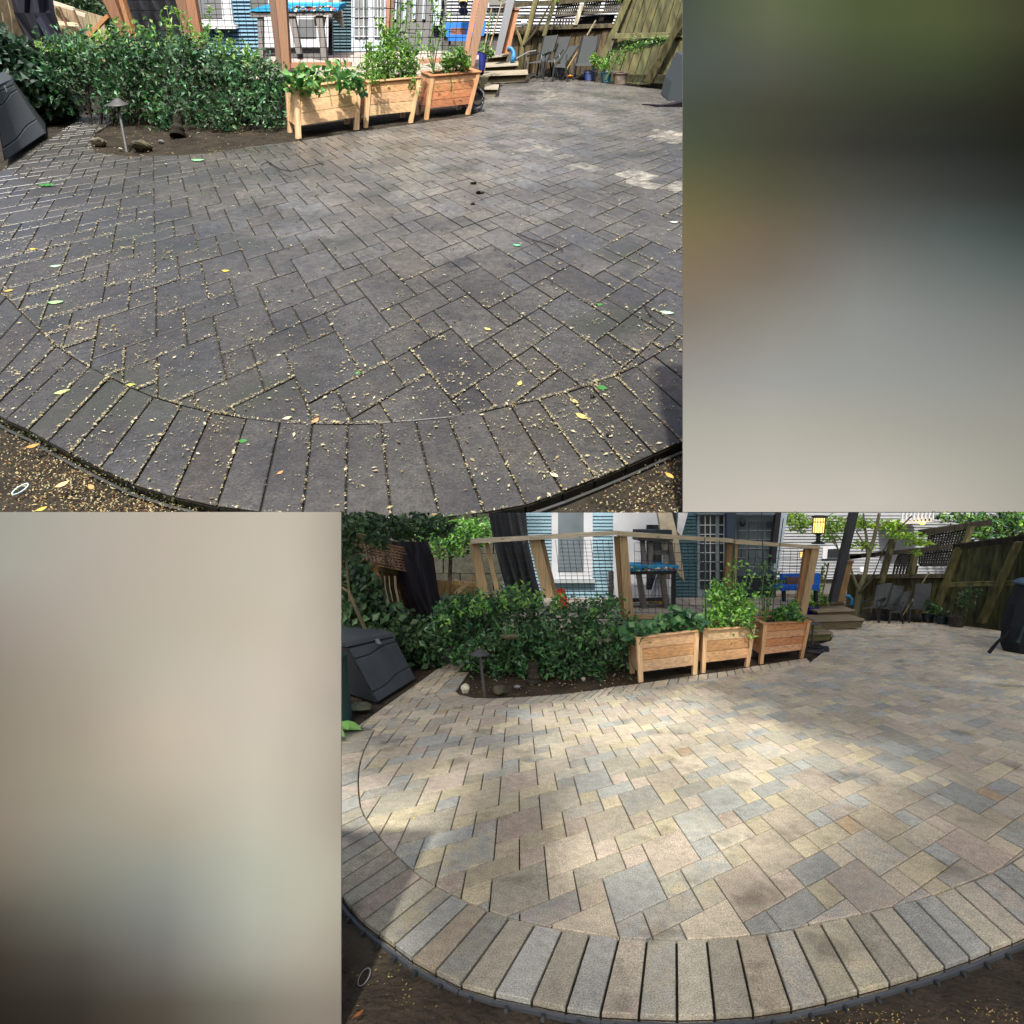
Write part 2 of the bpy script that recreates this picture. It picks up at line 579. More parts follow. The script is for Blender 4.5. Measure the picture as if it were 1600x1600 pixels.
# clean patio: outline of the field, and the joints of its curved soldier course (inner end, outer end)
LJ = [((585, 1140), (470, 1150)), ((577, 1156), (480, 1168)), ((569, 1173), (480, 1188)), ((564, 1187), (480, 1205)), ((561, 1202), (480, 1226)), ((560, 1219), (480, 1248)),
      ((561, 1240), (480, 1271)), ((563.5, 1259), (480, 1292)), ((569, 1273), (484, 1313)), ((577, 1285), (488, 1332)), ((586, 1298), (494, 1350)), ((596, 1311), (505, 1368)), ((609, 1325), (519, 1383)),
      ((623, 1339), (535, 1399)), ((640, 1355), (547, 1416)), ((659, 1370), (567, 1438)), ((681.5, 1384), (591, 1457)), ((706, 1397), (616, 1475)), ((733, 1410), (643, 1496)),
      ((762, 1422), (680, 1517)), ((796, 1433), (720, 1537)), ((836, 1443), (772, 1552)), ((879, 1451.5), (830, 1564)), ((921.5, 1458), (884, 1575)), ((967, 1464), (938, 1583)),
      ((1011, 1467), (998, 1586)), ((1057, 1468), (1058, 1588)), ((1104, 1466.5), (1117, 1586.5)), ((1151, 1463), (1177, 1582)), ((1197, 1457.5), (1237, 1573)), ((1239, 1450), (1291, 1561)),
      ((1281, 1441), (1342, 1548)), ((1321.5, 1433), (1391, 1535)), ((1359, 1424), (1435, 1522)), ((1394, 1416), (1477, 1509)), ((1429.5, 1406), (1516, 1495.5)), ((1460, 1397), (1549, 1482)),
      ((1490, 1386), (1583, 1469)), ((1521, 1374.5), (1613, 1455)), ((1551, 1362), (1645, 1440)), ((1580, 1347), (1680, 1420)), ((1610, 1328), (1715, 1395)), ((1640, 1306), (1750, 1365))]
LIN = [a for a, b in LJ]; LOUT = [b for a, b in LJ]
BED_IN = [(733, 1050), (722, 1066), (712, 1080), (719, 1085.5), (743, 1090.5), (775, 1091), (831, 1088), (878, 1084.5), (925, 1079), (962, 1072.5), (1000, 1067.5), (1046, 1061), (1092, 1054), (1135, 1048.5), (1172, 1042), (1215, 1035), (1260, 1028)]
BED_OUT = [(715, 1050), (696, 1068), (680, 1084), (690, 1094), (709, 1099.5), (755, 1102), (812.5, 1100), (859, 1097.5), (906, 1093.5), (948, 1087), (990, 1080), (1042, 1071), (1090, 1063), (1137, 1056.5), (1176, 1049.5), (1220, 1042), (1266, 1034.5)]
def subdiv(P, steps):
    out = []
    for i in range(len(P) - 1):
        for k in range(steps[i]):
            t = k / steps[i]
            out.append((P[i][0] + (P[i + 1][0] - P[i][0]) * t, P[i][1] + (P[i + 1][1] - P[i][1]) * t))
    return out + [P[-1]]
st_ = [2, 2, 1, 2, 2, 2, 3, 3, 3, 2, 2, 3, 3, 3, 3, 3]
BI, BO = subdiv(BED_IN, st_), subdiv(BED_OUT, st_)
LFIELD = LIN + [(1720, 1250), (1720, 1010), (1600, 992), (1540, 982), (1470, 974), (1400, 970), (1350, 969.5), (1345, 977), (1283, 985), (1302, 992), (1298, 1001), (1280, 1006), (1288, 1017)] + BED_OUT[::-1] + [(735, 1030), (700, 1037), (680, 1047), (640, 1076), (600, 1104), (560, 1133)]
def pick_low(kind, x, y):
    tan, yel, pink, blue, oliv, rust = lin(206, 192, 166), lin(214, 201, 162), lin(206, 187, 168), lin(172, 178, 173), lin(188, 183, 162), lin(206, 168, 122)
    t = {'B': [(tan, 42), (pink, 20), (blue, 14), (oliv, 22)], 'M': [(yel, 34), (blue, 38), (tan, 20), (oliv, 8)], 'S': [(pink, 18), (yel, 30), (blue, 28), (tan, 16), (rust, 3)], 'E': [(oliv, 34), (tan, 32), (blue, 22), (pink, 12)]}[kind]
    a = R.choices([q[0] for q in t], [q[1] for q in t])[0]
    b = a if R.random() < .35 else R.choice([tan, pink, blue, oliv, yel, tan])
    b = mixc(a, b, R.uniform(.5, 1.0))
    k = .86 * R.uniform(.84, 1.12)
    mean = lin(198, 187, 164)
    a, b = mixc(a, mean, .34), mixc(b, mean, .34)
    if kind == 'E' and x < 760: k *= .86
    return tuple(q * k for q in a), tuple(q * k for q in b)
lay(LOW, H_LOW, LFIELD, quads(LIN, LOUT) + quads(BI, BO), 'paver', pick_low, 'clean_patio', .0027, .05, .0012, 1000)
struct('joint_bed', sheet(LOW, LOUT + [LIN[-1]] + LIN[::-1][1:], -.016, lin(60, 54, 44, .5)), M['sand'])
struct('bed_joint', sheet(LOW, BED_IN + BED_OUT[::-1], -.016, lin(60, 54, 44, .5)), M['sand'])

# littered patio on the slope
HJ = [((-60, 400), (-200, 470)), ((-38, 425), (-170, 510)), ((-18, 447), (-140, 545)), ((10, 464), (-100, 580)), ((35, 489), (-70, 607)), ((62, 515), (-40, 628)), ((88, 540), (-14, 640)), ((113, 557), (8, 656)), ((140.5, 574), (44, 672)), ((172, 589), (74, 690)), ((204, 605), (110, 709)), ((240, 620), (156, 732)), ((284, 633), (208, 757)),
      ((330, 644), (271, 776)), ((385, 653.5), (338, 791)), ((437.5, 660), (406, 799)), ((488, 662), (472, 806)), ((543, 662.5), (540, 810)), ((596, 660.5), (612, 812)), ((649, 657), (688, 808)),
      ((701, 652), (757, 800)), ((751, 643.5), (822, 788)), ((798, 633), (880, 768)), ((841, 624.5), (931, 748)), ((884, 613), (979, 728)), ((922, 600.5), (1022, 709)), ((960, 587.5), (1066, 690)),
      ((994, 571), (1103, 668)), ((1022, 555), (1135, 645)), ((1050, 538), (1165, 620)), ((1080, 514), (1195, 590))]
HIN = [a for a, b in HJ]; HOUT = [b for a, b in HJ]
HFIELD = HIN + [(1150, 450), (1180, 220), (1100, 165), (1043, 141), (956, 131), (880, 122), (830, 118), (824, 128), (781, 131), (779, 150), (757, 153), (752, 172), (738, 181), (645, 194), (560, 205), (470, 220), (455, 221), (384, 230), (330, 239), (267, 243), (198, 244), (150, 238), (143, 226), (150, 207), (184, 187), (160, 178), (128, 182), (75, 219), (20, 256), (-60, 300)]
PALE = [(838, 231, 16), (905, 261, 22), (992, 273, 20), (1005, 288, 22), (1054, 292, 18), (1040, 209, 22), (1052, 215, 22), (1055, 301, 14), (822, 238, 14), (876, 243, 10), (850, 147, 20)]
def pick_hill(kind, x, y):
    g = [lin(101, 96, 86), lin(95, 92, 85), lin(101, 96, 87), lin(95, 94, 91), lin(91, 86, 77)]
    a = R.choice(g)
    if kind == 'E' and R.random() < .15: a = lin(104, 94, 80)
    b = mixc(a, R.choice(g), .6)
    wet_sheen = math.exp(-((x - 690) / 300) ** 2 - ((y - 270) / 150) ** 2) + .8 * math.exp(-((x - 900) / 160) ** 2 - ((y - 170) / 50) ** 2)   # sky sheen on the wet middle, put into the colour as paler grey
    k = (.31 + .8 * min(1, wet_sheen)) * R.uniform(.84, 1.12)
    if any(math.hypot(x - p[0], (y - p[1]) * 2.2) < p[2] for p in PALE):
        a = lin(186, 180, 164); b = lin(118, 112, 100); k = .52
    return tuple(q * k for q in a), tuple(q * k for q in b)
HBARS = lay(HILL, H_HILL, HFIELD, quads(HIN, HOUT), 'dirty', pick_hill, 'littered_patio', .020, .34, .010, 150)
struct('hill_joint_bed', sheet(HILL, HOUT + [HIN[-1]] + HIN[::-1][1:], -.06, lin(60, 54, 44, .34)), M['sand'])

# ------------------------------------------------------------------ ground
def ground_grid(c, u0, u1, v0, v1, nu, nv, lift, bump, col, sc):
    mb = MB()
    vs = []
    for j in range(nv + 1):
        for i in range(nu + 1):
            u = u0 + (u1 - u0) * i / nu; v = v0 + (v1 - v0) * j / nv
            b = bump * (math.sin(u * 2.1 * sc + 1.3 * math.sin(v * 1.7 * sc)) * math.cos(v * 2.6 * sc + u * sc) + .5 * math.sin(u * 7.3 * sc + v * 5.1 * sc) + .35 * math.sin(v * 13 * sc - u * 9 * sc)) / 1.8
            vs.append(c.p(u, v, lift + b))
    fs = [(j * (nu + 1) + i, j * (nu + 1) + i + 1, (j + 1) * (nu + 1) + i + 1, (j + 1) * (nu + 1) + i) for j in range(nv) for i in range(nu)]
    mb.add(vs, fs, col)
    return mb
struct('ground', ground_grid(LOW, -14, 16, -14, 12.44, 150, 220, -.027, .006, lin(80, 70, 56, .62), 3.0), M['soil'])
struct('hill_ground', ground_grid(HILL, -130, 130, 12.52 / HILL.cos, 420, 160, 260, -.27, .05, lin(70, 64, 52, .42), .5), M['hillsoil'])
def bed_sheet(c, P, lift, bump, col, cell):
    us = [c.uv(*q) for q in P]
    xs = [q[0] for q in us]; ys = [q[1] for q in us]
    mb = MB()
    x = min(xs)
    while x < max(xs):
        y = min(ys)
        while y < max(ys):
            r = clean(clip(us, [(x, y), (x + cell, y), (x + cell, y + cell), (x, y + cell)]), 1e-5)
            if len(r) >= 3:
                mb.add([c.p(a, b, lift + bump * (math.sin(a * 9 / c.k + 2 * math.sin(b * 7 / c.k)) + math.sin(b * 23 / c.k + a * 17 / c.k) * .6)) for a, b in r], [tuple(range(len(r)))], col)
            y += cell
        x += cell
    return mb
struct('planting_bed', bed_sheet(LOW, BED_IN + [(1290, 1012), (1262, 985), (1000, 985), (740, 1000), (735, 1030)], -.012, .008, lin(86, 72, 54, .55), .12), M['soil'])
struct('hill_planting_bed', bed_sheet(HILL, [(184, 187), (150, 207), (143, 226), (150, 238), (198, 244), (267, 243), (330, 239), (384, 230), (455, 221), (470, 220), (560, 205), (645, 194), (738, 181), (752, 172), (760, 150), (700, 128), (440, 128), (180, 150)], -.05, .05, lin(78, 68, 52, .36), .9), M['hillsoil'])
# the bank that holds the upper patio
mb = MB()
for i in range(46):
    for j in range(4):
        x0 = -14 + i * .65 + (j % 2) * .32
        z0 = -.08 + j * .39
        t = .03 * R.random()
        z1 = min(z0 + .38, EYE - .004)
        mb.box8([(x0, 12.45 + t, z0), (x0 + .63, 12.45 + t, z0), (x0 + .63, 12.9, z0), (x0, 12.9, z0), (x0, 12.45 + t, z1), (x0 + .63, 12.45 + t, z1), (x0 + .63, 12.9, z1), (x0, 12.9, z1)], jit(lin(78, 78, 66, .7), .2))
single('retaining_wall', 'dark stone retaining wall far behind the clean patio, below the littered upper patio', 'retaining wall', mb, M['stone'])
# ------------------------------------------------------------------ builders used on both patios
CEDAR = [lin(222, 182, 134, .9), lin(232, 196, 150, .9), lin(214, 166, 116, .9), lin(226, 188, 142, .9), lin(204, 140, 92, .85)]
SOILC = lin(62, 52, 42, .7)

def hexa(A, B, Dv, A2, B2):
    """point (s along the front, r towards the back, t up) in a box with splayed sides"""
    A, B, A2, B2, Dv = map(Vector, (A, B, A2, B2, Dv))
    def f(s, r, t):
        lo = A.lerp(B, s); hi = A2.lerp(B2, s)
        return lo.lerp(hi, t) + Dv * r
    return f

def hbox(mb, f, s0, s1, r0, r1, t0, t1, col):
    P = [f(s, r, t) for t in (t0, t1) for s, r in ((s0, r0), (s1, r0), (s1, r1), (s0, r1))]
    return mb.box8(P, col)

def planter(c, fl, fr, tl, tr, dv, hb, warm, label, group, wh, wv, soilmat):
    """cedar planter on four legs; fl, fr: pixels of the front feet, tl, tr: of the front rim corners"""
    A, B = c.g(*fl), c.g(*fr)
    A2, B2 = c.d(*tl, A.y), c.d(*tr, B.y)
    Dv = Vector((dv[0], dv[1], dv[1] * c.a))
    root = thing('planter_box', label, 'planter', A.lerp(B, .5) + Dv * .5, group)
    f = hexa(A, B, Dv, A2, B2)
    lw = .075
    for s0 in (0, 1 - lw):
        for r0 in (-.02, .86):
            mb = MB(); hbox(mb, f, s0, s0 + lw, r0, r0 + .14, -.005, .985, jit(mixc(CEDAR[1], CEDAR[2], warm), .08)); part('leg', mb, M[wv], root)
    n = 3 if warm < .5 else 4
    cuts = [hb + (.975 - hb) * k / n for k in range(n + 1)]
    for k in range(n):
        col = jit(mixc(R.choice(CEDAR[:4]), CEDAR[4], warm * R.uniform(.4, 1.2)), .16)
        mb = MB(); hbox(mb, f, lw, 1 - lw, .02, .09, cuts[k] + .006, cuts[k + 1] - .004, col); part('plank', mb, M[wh], root)
        mb = MB(); hbox(mb, f, lw, 1 - lw, .92, .98, cuts[k] + .006, cuts[k + 1] - .004, col); part('plank', mb, M[wh], root)
        for s0 in (.008, .945):
            mb = MB(); hbox(mb, f, s0, s0 + .045, .12, .86, cuts[k] + .006, cuts[k + 1] - .004, jit(col, .05)); part('plank', mb, M[wh], root)
    rim = jit(mixc(CEDAR[3], CEDAR[4], warm), .06)
    for q in ((-.015, 1.015, -.05, .12), (-.015, 1.015, .88, 1.03), (-.015, .08, .122, .878), (.92, 1.015, .122, .878)):
        mb = MB(); hbox(mb, f, *q, .982, 1.005, rim); part('rim', mb, M[wh], root)
    mb = MB(); hbox(mb, f, .06, .94, .1, .9, .86, .93, SOILC); part('potting_soil', mb, M[soilmat], root)
    return root, f

def siding(mb, c, x0, x1, y0, y1, Y, step, col, t=.02, skew=0.0):
    """lap siding between two upright pixel lines; each lap leans out at its foot"""
    y = y0
    while y < y1 - .5:
        yb = min(y + step, y1)
        cc = jit(col, .04)
        slabpx(mb, c, [(x0, y + .0), (x1, y + skew), (x1, yb + skew - .25), (x0, yb - .25)], [Y, Y, Y - t, Y - t], t * 1.2, cc)
        y += step

def mesh_panel(mb, c, x0, x1, y0, y1, Y, dx, dy, wpx, col, lean=0.0, sag=0.0):
    n = int((x1 - x0) / dx)
    for i in range(n + 1):
        x = x0 + i * dx
        tubepx(mb, c, [(x - lean * (y1 - y0) / 2, y0), (x + lean * (y1 - y0) / 2, y1)], Y, wpx / 2, col, 3)
    m = int((y1 - y0) / dy)
    for j in range(m + 1):
        y = y0 + j * dy
        tubepx(mb, c, [(x0, y), (x1, y + sag)], Y + .003 * c.k, wpx / 2, col, 3)

def lattice(mb, c, P, Y, n, m, wpx, t, col):
    """square lattice inside a quadrilateral of pixels"""
    def q(s, r):
        a = (P[0][0] + (P[1][0] - P[0][0]) * s, P[0][1] + (P[1][1] - P[0][1]) * s)
        b = (P[3][0] + (P[2][0] - P[3][0]) * s, P[3][1] + (P[2][1] - P[3][1]) * s)
        return (a[0] + (b[0] - a[0]) * r, a[1] + (b[1] - a[1]) * r)
    for i in range(n + 1): barpx(mb, c, q(i / n, 0), q(i / n, 1), Y, Y, wpx, t, jit(col, .1))
    for j in range(m + 1): barpx(mb, c, q(0, j / m), q(1, j / m), Y - t, Y - t, wpx, t, jit(col, .1))

def boards(root, c, top, bot, n, Y0, Y1, t, col, m, name='board', var=.2):
    """upright fence boards between two pixel lines, each a piece of its own"""
    for i in range(n):
        a, b = i / n + .004, (i + 1) / n - .004
        L = lambda P, s: (P[0][0] + (P[1][0] - P[0][0]) * s, P[0][1] + (P[1][1] - P[0][1]) * s)
        ya, yb = Y0 + (Y1 - Y0) * a, Y0 + (Y1 - Y0) * b
        off = R.uniform(-.25, .25) * t
        mb = MB()
        slabpx(mb, c, [L(top, a), L(top, b), L(bot, b), L(bot, a)], [ya + off, yb + off, yb + off, ya + off], t, jit(col, var))
        part(name, mb, m, root)

def sprig(mbS, mbL, c, pts, Y, rpx, scol, n, size, cols, droop=.5, spread=7):
    """a stem with leaves along it"""
    tubepx(mbS, c, pts, Y, [rpx * (1 - .6 * i / (len(pts) - 1)) for i in range(len(pts))], scol, 4)
    P = []
    for i in range(n):
        s = R.random() ** .8 * (len(pts) - 1)
        k = min(int(s), len(pts) - 2); u = s - k
        x = pts[k][0] + (pts[k + 1][0] - pts[k][0]) * u + R.gauss(0, spread)
        y = pts[k][1] + (pts[k + 1][1] - pts[k][1]) * u + R.gauss(0, spread * .7)
        Yq = Y + R.gauss(0, .05 * c.k)
        P.append(c.d(x, y, Yq))
    mbL.leaves(P, size, cols, up=.35, elong=1.9, view=.7, curl=.15)

GREEN = [lin(62, 108, 58), lin(84, 130, 72), lin(46, 84, 46), lin(110, 152, 96), lin(70, 120, 78)]
BRIGHT = [lin(112, 164, 62), lin(136, 184, 78), lin(92, 146, 58), lin(150, 192, 104), lin(78, 128, 58)]
LIME = [lin(150, 188, 52), lin(170, 204, 60), lin(124, 166, 48), lin(100, 146, 44)]
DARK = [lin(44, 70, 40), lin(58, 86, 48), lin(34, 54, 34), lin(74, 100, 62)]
STEM = lin(96, 128, 66)

def deckbox(c, TL, TR, BR, BL, dv, label):
    """moulded storage box with a lid and two wavy grooves"""
    A, B = c.g(*BL), c.g(*BR)
    A2, B2 = c.d(*TL, A.y), c.d(*TR, B.y)
    Dv = Vector((dv[0], dv[1], dv[1] * c.a))
    root = thing('storage_box', label, 'storage box', A.lerp(B, .5) + Dv * .5)
    f = hexa(A, B, Dv, A2, B2)
    g = lin(62, 66, 70); g2 = lin(74, 79, 84)
    mb = MB(); hbox(mb, f, 0, 1, 0, 1, .0, .9, g); part('body', mb, M['plastic'], root)
    mb = MB(); hbox(mb, f, -.02, 1.02, -.03, 1.02, .925, 1.0, g2); part('lid', mb, M['plastic'], root)
    mb = MB(); hbox(mb, f, .03, .97, -.008, .2, .9, .925, lin(20, 20, 22)); part('lid_gap', mb, M['plastic'], root)
    def strip(t0, t1):      # raised panel with wavy upper and lower edge
        mb = MB()
        n = 22
        fr, bk = [], []
        for i in range(n + 1):
            s = .02 + .96 * i / n
            wv = .5 - .5 * math.cos(math.pi * min(max((s - .25) / .5, 0), 1))
            a, b = t0(wv), t1(wv)
            fr.append((f(s, -.025, a), f(s, -.025, b), f(s, .01, a - .012), f(s, .01, b + .012)))
        vs = [q for z in fr for q in z]
        fs = []
        for i in range(n):
            o, p = 4 * i, 4 * (i + 1)
            fs += [(o, p, p + 1, o + 1), (o, o + 2, p + 2, p), (o + 1, p + 1, p + 3, o + 3)]
        fs += [(0, 1, 3, 2), (4 * n, 4 * n + 2, 4 * n + 3, 4 * n + 1)]
        mb.add(vs, fs, g2)
        return mb
    part('front_panel', strip(lambda q: .19 + .09 * q, lambda q: .70 + .09 * q), M['plastic'], root)
    part('base_panel', strip(lambda q: .02, lambda q: .155 + .09 * q), M['plastic'], root)
    part('upper_panel', strip(lambda q: .735 + .09 * q, lambda q: .885), M['plastic'], root)
    mb = MB(); hbox(mb, f, .56, .62, -.06, -.02, .86, .95, lin(150, 154, 156)); part('latch', mb, M['metal'], root)
    return root

def path_light(c, base, hat_c, rpx, hpx, stem_top, label):
    B0 = c.g(*base)
    root = thing('path_light', label, 'path light', B0)
    col = lin(70, 68, 66)
    top = c.d(*stem_top, B0.y)
    u = rpx / F * B0.y
    mb = MB(); mb.tube([B0 - Vector((0, 0, .02 * c.k)), top], [u * .16, u * .12], col, 8); part('stem', mb, M['metal'], root)
    mb = MB()
    hb = c.d(hat_c[0], hat_c[1] + hpx * .5, B0.y)
    hh = hpx / F * B0.y
    mb.lathe(hb, [(u, 0), (u * .97, hh * .12), (u * .6, hh * .35), (u * .36, hh * .7), (u * .2, hh * .95), (u * .05, hh)], col, n=20, b=c.back)
    part('hat', mb, M['metal'], root, smooth=True)
    return root

def lantern(c, x0, x1, y0, y1, Y, post, label, lean=0.0):
    root = thing('lantern', label, 'lantern', c.d((x0 + x1) / 2, y1 + 12, Y))
    bk = lin(26, 25, 25)
    cx = (x0 + x1) / 2; r = (x1 - x0) / 2 / F * Y; px = Y / F
    h = (y1 - y0) * px
    top = c.d(cx + lean, y0, Y); bot = c.d(cx, y1, Y)
    mb = MB(); mb.lathe(bot, [(r * .82, 0), (r * .88, h)], (1, 1, 1), up=(top - bot).normalized(), n=16); part('pane', mb, M['glow'], root)
    mb = MB()
    for k in range(14):
        a = 2 * math.pi * k / 14
        o = Vector((math.cos(a), math.sin(a), 0)) * r * .93
        mb.tube([bot + o, top + o * 1.03], r * .05, bk, 4)
    for q in (.0, .72, 1.0):
        p = bot.lerp(top, q)
        mb.lathe(p - Vector((0, 0, .02 * h)), [(r * .98, 0), (r * .98, h * .05)], bk, n=16)
    part('cage', mb, M['metal'], root)
    mb = MB(); mb.lathe(top, [(r * 1.25, 0), (r * 1.2, h * .12), (r * .7, h * .17)], bk, n=16); part('cap', mb, M['metal'], root)
    mb = MB(); mb.lathe(bot - Vector((0, 0, post * px)), [(r * 1.1, 0), (r * .9, post * px * .12), (r * .34, post * px * .3), (r * .34, post * px * .8), (r * .8, post * px)], bk, n=12); part('stand', mb, M['metal'], root)
    return root

def sling_chair(c, back, seat, Y, label, group, arm=True):
    """folding sling chair: back and seat given as pixel quads"""
    b = c.d(*back[3], Y)
    root = thing('sling_chair', label, 'chair', b, group)
    fab, fr = lin(70, 74, 74, .8), lin(34, 36, 38)
    k = c.k
    mb = MB(); slabpx(mb, c, back, [Y + .25 * k, Y + .25 * k, Y, Y], .03 * k, fab); part('backrest', mb, M['cloth'], root)
    mb = MB(); slabpx(mb, c, seat, [Y, Y, Y - .35 * k, Y - .35 * k], .03 * k, fab); part('seat', mb, M['cloth'], root)
    mb = MB()
    for a, d in ((back[0], back[3]), (back[1], back[2])):
        tubepx(mb, c, [a, d], [Y + .25 * k, Y], 1.1, fr, 5)
    part('frame', mb, M['metal'], root)
    for q in range(4):
        s = seat[q]
        yy = [Y, Y, Y - .35 * k, Y - .35 * k][q]
        foot = c.d(s[0] + (-3 if q in (0, 3) else 3), s[1], yy)
        fy = yy
        z = EYE + c.a * fy - c.h
        mb = MB(); mb.tube([c.d(*s, yy), Vector((foot.x, fy, z))], .014 * k, fr, 5); part('leg', mb, M['metal'], root)
    if arm:
        for q in (0, 1):
            s = seat[q]; e = seat[3 - q]
            mb = MB(); tubepx(mb, c, [(s[0], s[1] - 12), (e[0], e[1] - 11), (e[0], e[1])], [Y, Y - .3 * k, Y - .33 * k], 1.2, fr, 5); part('armrest', mb, M['metal'], root)
    return root

def pot(c, base, rpx, hpx, flare, col, label, m='glaze', group=None, soil=True):
    B0 = c.g(*base)
    px = B0.y / F
    r, h = rpx * px, hpx * px
    root = thing('plant_pot', label, 'plant pot', B0, group)
    mb = MB(); mb.lathe(B0, [(r * flare, 0), (r * (flare + .2 * (1 - flare)), h * .25), (r * .95, h * .88), (r * 1.06, h * .9), (r * 1.06, h), (r * .9, h), (r * .88, h * .93)], col, n=18, b=c.back)
    part('vessel', mb, M[m], root, smooth=False)
    if soil:
        mb = MB(); mb.lathe(B0 + Vector((0, 0, h * .9)), [(r * .88, 0), (r * .5, h * .04)], SOILC, n=12, b=c.back); part('potting_soil', mb, M['soil'], root)
    return root

def rock(c, px, py, rx, ry, col, label, seed):
    g = c.g(px, py + ry * .8)
    u = g.y / F
    mb = MB(); mb.blob((g.x, g.y, g.z + ry * .8 * u), (rx * u, rx * u * .9, ry * u), col, seed, .13, 11, 8)
    return single('rock', label, 'rock', mb, M['stone' if c is LOW else 'hstone'], smooth=False)

def flat_leaf(c, px, py, lpx, ang, col, label, elong=2.4, lobes=False):
    """one fallen leaf, a little curled"""
    g = c.g(px, py); u = g.y / F * lpx
    ca, sa = math.cos(ang), math.sin(ang)
    X = Vector((1, 0, 0)) * ca + c.back * sa
    S = c.n.cross(X)
    X, S = X * u * .5, S * u * .5 / elong
    prof = [(-1, .0), (-.75, .45), (-.35, .92), (.05, 1), (.45, .75), (.8, .32), (1, 0)]
    if lobes: prof = [(-1, 0), (-.8, .6), (-.55, .5), (-.4, 1.1), (-.15, .7), (.1, 1.2), (.35, .6), (.6, .75), (.8, .3), (1, 0)]
    vs = []
    for a, b in prof:
        lift = (.05 + .08 * a * a) * u
        vs += [g + X * a + S * b + c.n * (lift + .1 * b * u / elong), g + X * a + c.n * lift * .8, g + X * a - S * b + c.n * (lift + .04 * u * b / elong)]
    fs = []
    for i in range(len(prof) - 1):
        o, p = 3 * i, 3 * i + 3
        fs += [(o, o + 1, p + 1, p), (o + 1, o + 2, p + 2, p + 1)]
    mb = MB(); mb.add(vs, fs, col)
    mb.tube([g - X * 1.0 + c.n * .1 * u, g - X * 1.35 + S * .2 + c.n * .03 * u], .02 * u, mixc(col, lin(90, 80, 50), .5), 4)
    return single('fallen_leaf', label, 'leaf', mb, M['fleck'], 'leaves fallen on the littered patio' if c is HILL else None)
# ------------------------------------------------------------------ clean patio: what stands round it
c = LOW
# plastic edging with its stakes
root = thing('paver_edging', 'black plastic edging strip with stakes along the curved rim of the clean patio', 'edging', c.g(1060, 1592))
mb = MB()
for i in range(12, len(LOUT) - 1):
    a, b = c.g(*LOUT[i]), c.g(*LOUT[i + 1])
    o = (b - a).cross(c.n).normalized()
    P = []
    for z0, z1 in ((-.085, -.022),):
        for q in (a, b):
            pass
    A0, B0, A1, B1 = a + o * .010, b + o * .010, a + o * .019, b + o * .019
    P = [A0 + c.n * -.085, B0 + c.n * -.085, B1 + c.n * -.085, A1 + c.n * -.085, A0 + c.n * -.012, B0 + c.n * -.012, B1 + c.n * -.016, A1 + c.n * -.016]
    mb.box8(P, jit(lin(74, 78, 82), .08))
part('strip', mb, M['plastic'], root)
for i in range(14, len(LOUT) - 2, 1):
    for t in (.4,):
        a, b = c.g(*LOUT[i]), c.g(*LOUT[i + 1])
        q = a.lerp(b, t); o = (b - a).cross(c.n).normalized(); s = (b - a).normalized() * .006
        mb = MB()
        f0 = q + o * .019
        mb.box8([f0 - s - c.n * .08, f0 + s - c.n * .08, f0 + s + o * .05 - c.n * .08, f0 - s + o * .05 - c.n * .08, f0 - s - c.n * .013, f0 + s - c.n * .013, f0 + s + o * .012 - c.n * .016, f0 - s + o * .012 - c.n * .016], lin(44, 46, 48))
        part('stake', mb, M['plastic'], root)

# bits on the bare soil in front
def litter(c, n, regs, size, cols, name, lift=.0, elong=2.2, m='fleck'):
    P = []
    for reg, wt in regs:
        for _ in range(int(n * wt)):
            x = R.gauss(reg[0], reg[2]); y = R.gauss(reg[1], reg[3])
            if y < reg[4] if len(reg) > 4 else False: continue
            P.append(c.g(x, y, lift))
    mb = MB()
    mb.leaves(P, size, cols, up=3.0, elong=elong, view=0, fold=.05)
    return struct(name, mb, M[m], kind='stuff')
def off_low(x, y):
    return not inside((x, y), LFIELD) and not inside((x, y), LIN + LOUT[::-1])
P = []
for x0, y0, sx, sy, n in ((1300, 1590, 60, 10, 60), (1380, 1580, 30, 10, 50), (1540, 1570, 30, 12, 30), (600, 1500, 40, 30, 30), (630, 1540, 40, 20, 24), (1565, 1575, 16, 6, 30)):
    for _ in range(n):
        x, y = R.gauss(x0, sx), R.gauss(y0, sy)
        if off_low(x, y) and 500 < x < 1640 and y > 1300: P.append(c.g(x, y, 0) - Vector((0, 0, .018)))
mb = MB(); mb.leaves(P, .009, [lin(196, 166, 92, .8), lin(210, 186, 120, .8), lin(150, 120, 70, .7)], up=2, elong=2.6, view=0)
struct('soil_litter', mb, M['fleck'], kind='stuff')
# clods of earth
mb = MB()
for i in range(420):
    x = R.uniform(480, 1650); y = R.uniform(1420, 1640)
    if not off_low(x, y): continue
    g = c.g(x, y) - Vector((0, 0, .028))
    r = .004 + .012 * R.random() ** 3
    mb.blob(g, (r, r, r * .7), jit(lin(78, 66, 52, .6), .3), i, .2, 6, 4)
struct('soil_clods', mb, M['soil'], kind='stuff')
mb = MB()
g = c.g(569, 1519) - Vector((0, 0, .015))
pts = [g + Vector((.016 * math.cos(a), .03 * math.sin(a) + .014 * math.cos(a), .006 * math.sin(a))) for a in [2 * math.pi * k / 16 for k in range(17)]]
mb.tube(pts, .0012, lin(150, 152, 152), 5)
single('plastic_ring', 'small pale ring lying on dark soil left of the clean patio', 'ring', mb, M['white'])
flat_leaf(c, 560, 1586, 20, .9, lin(150, 88, 44, .8), 'orange brown withered leaf on dark soil below the plastic ring', 3.2)

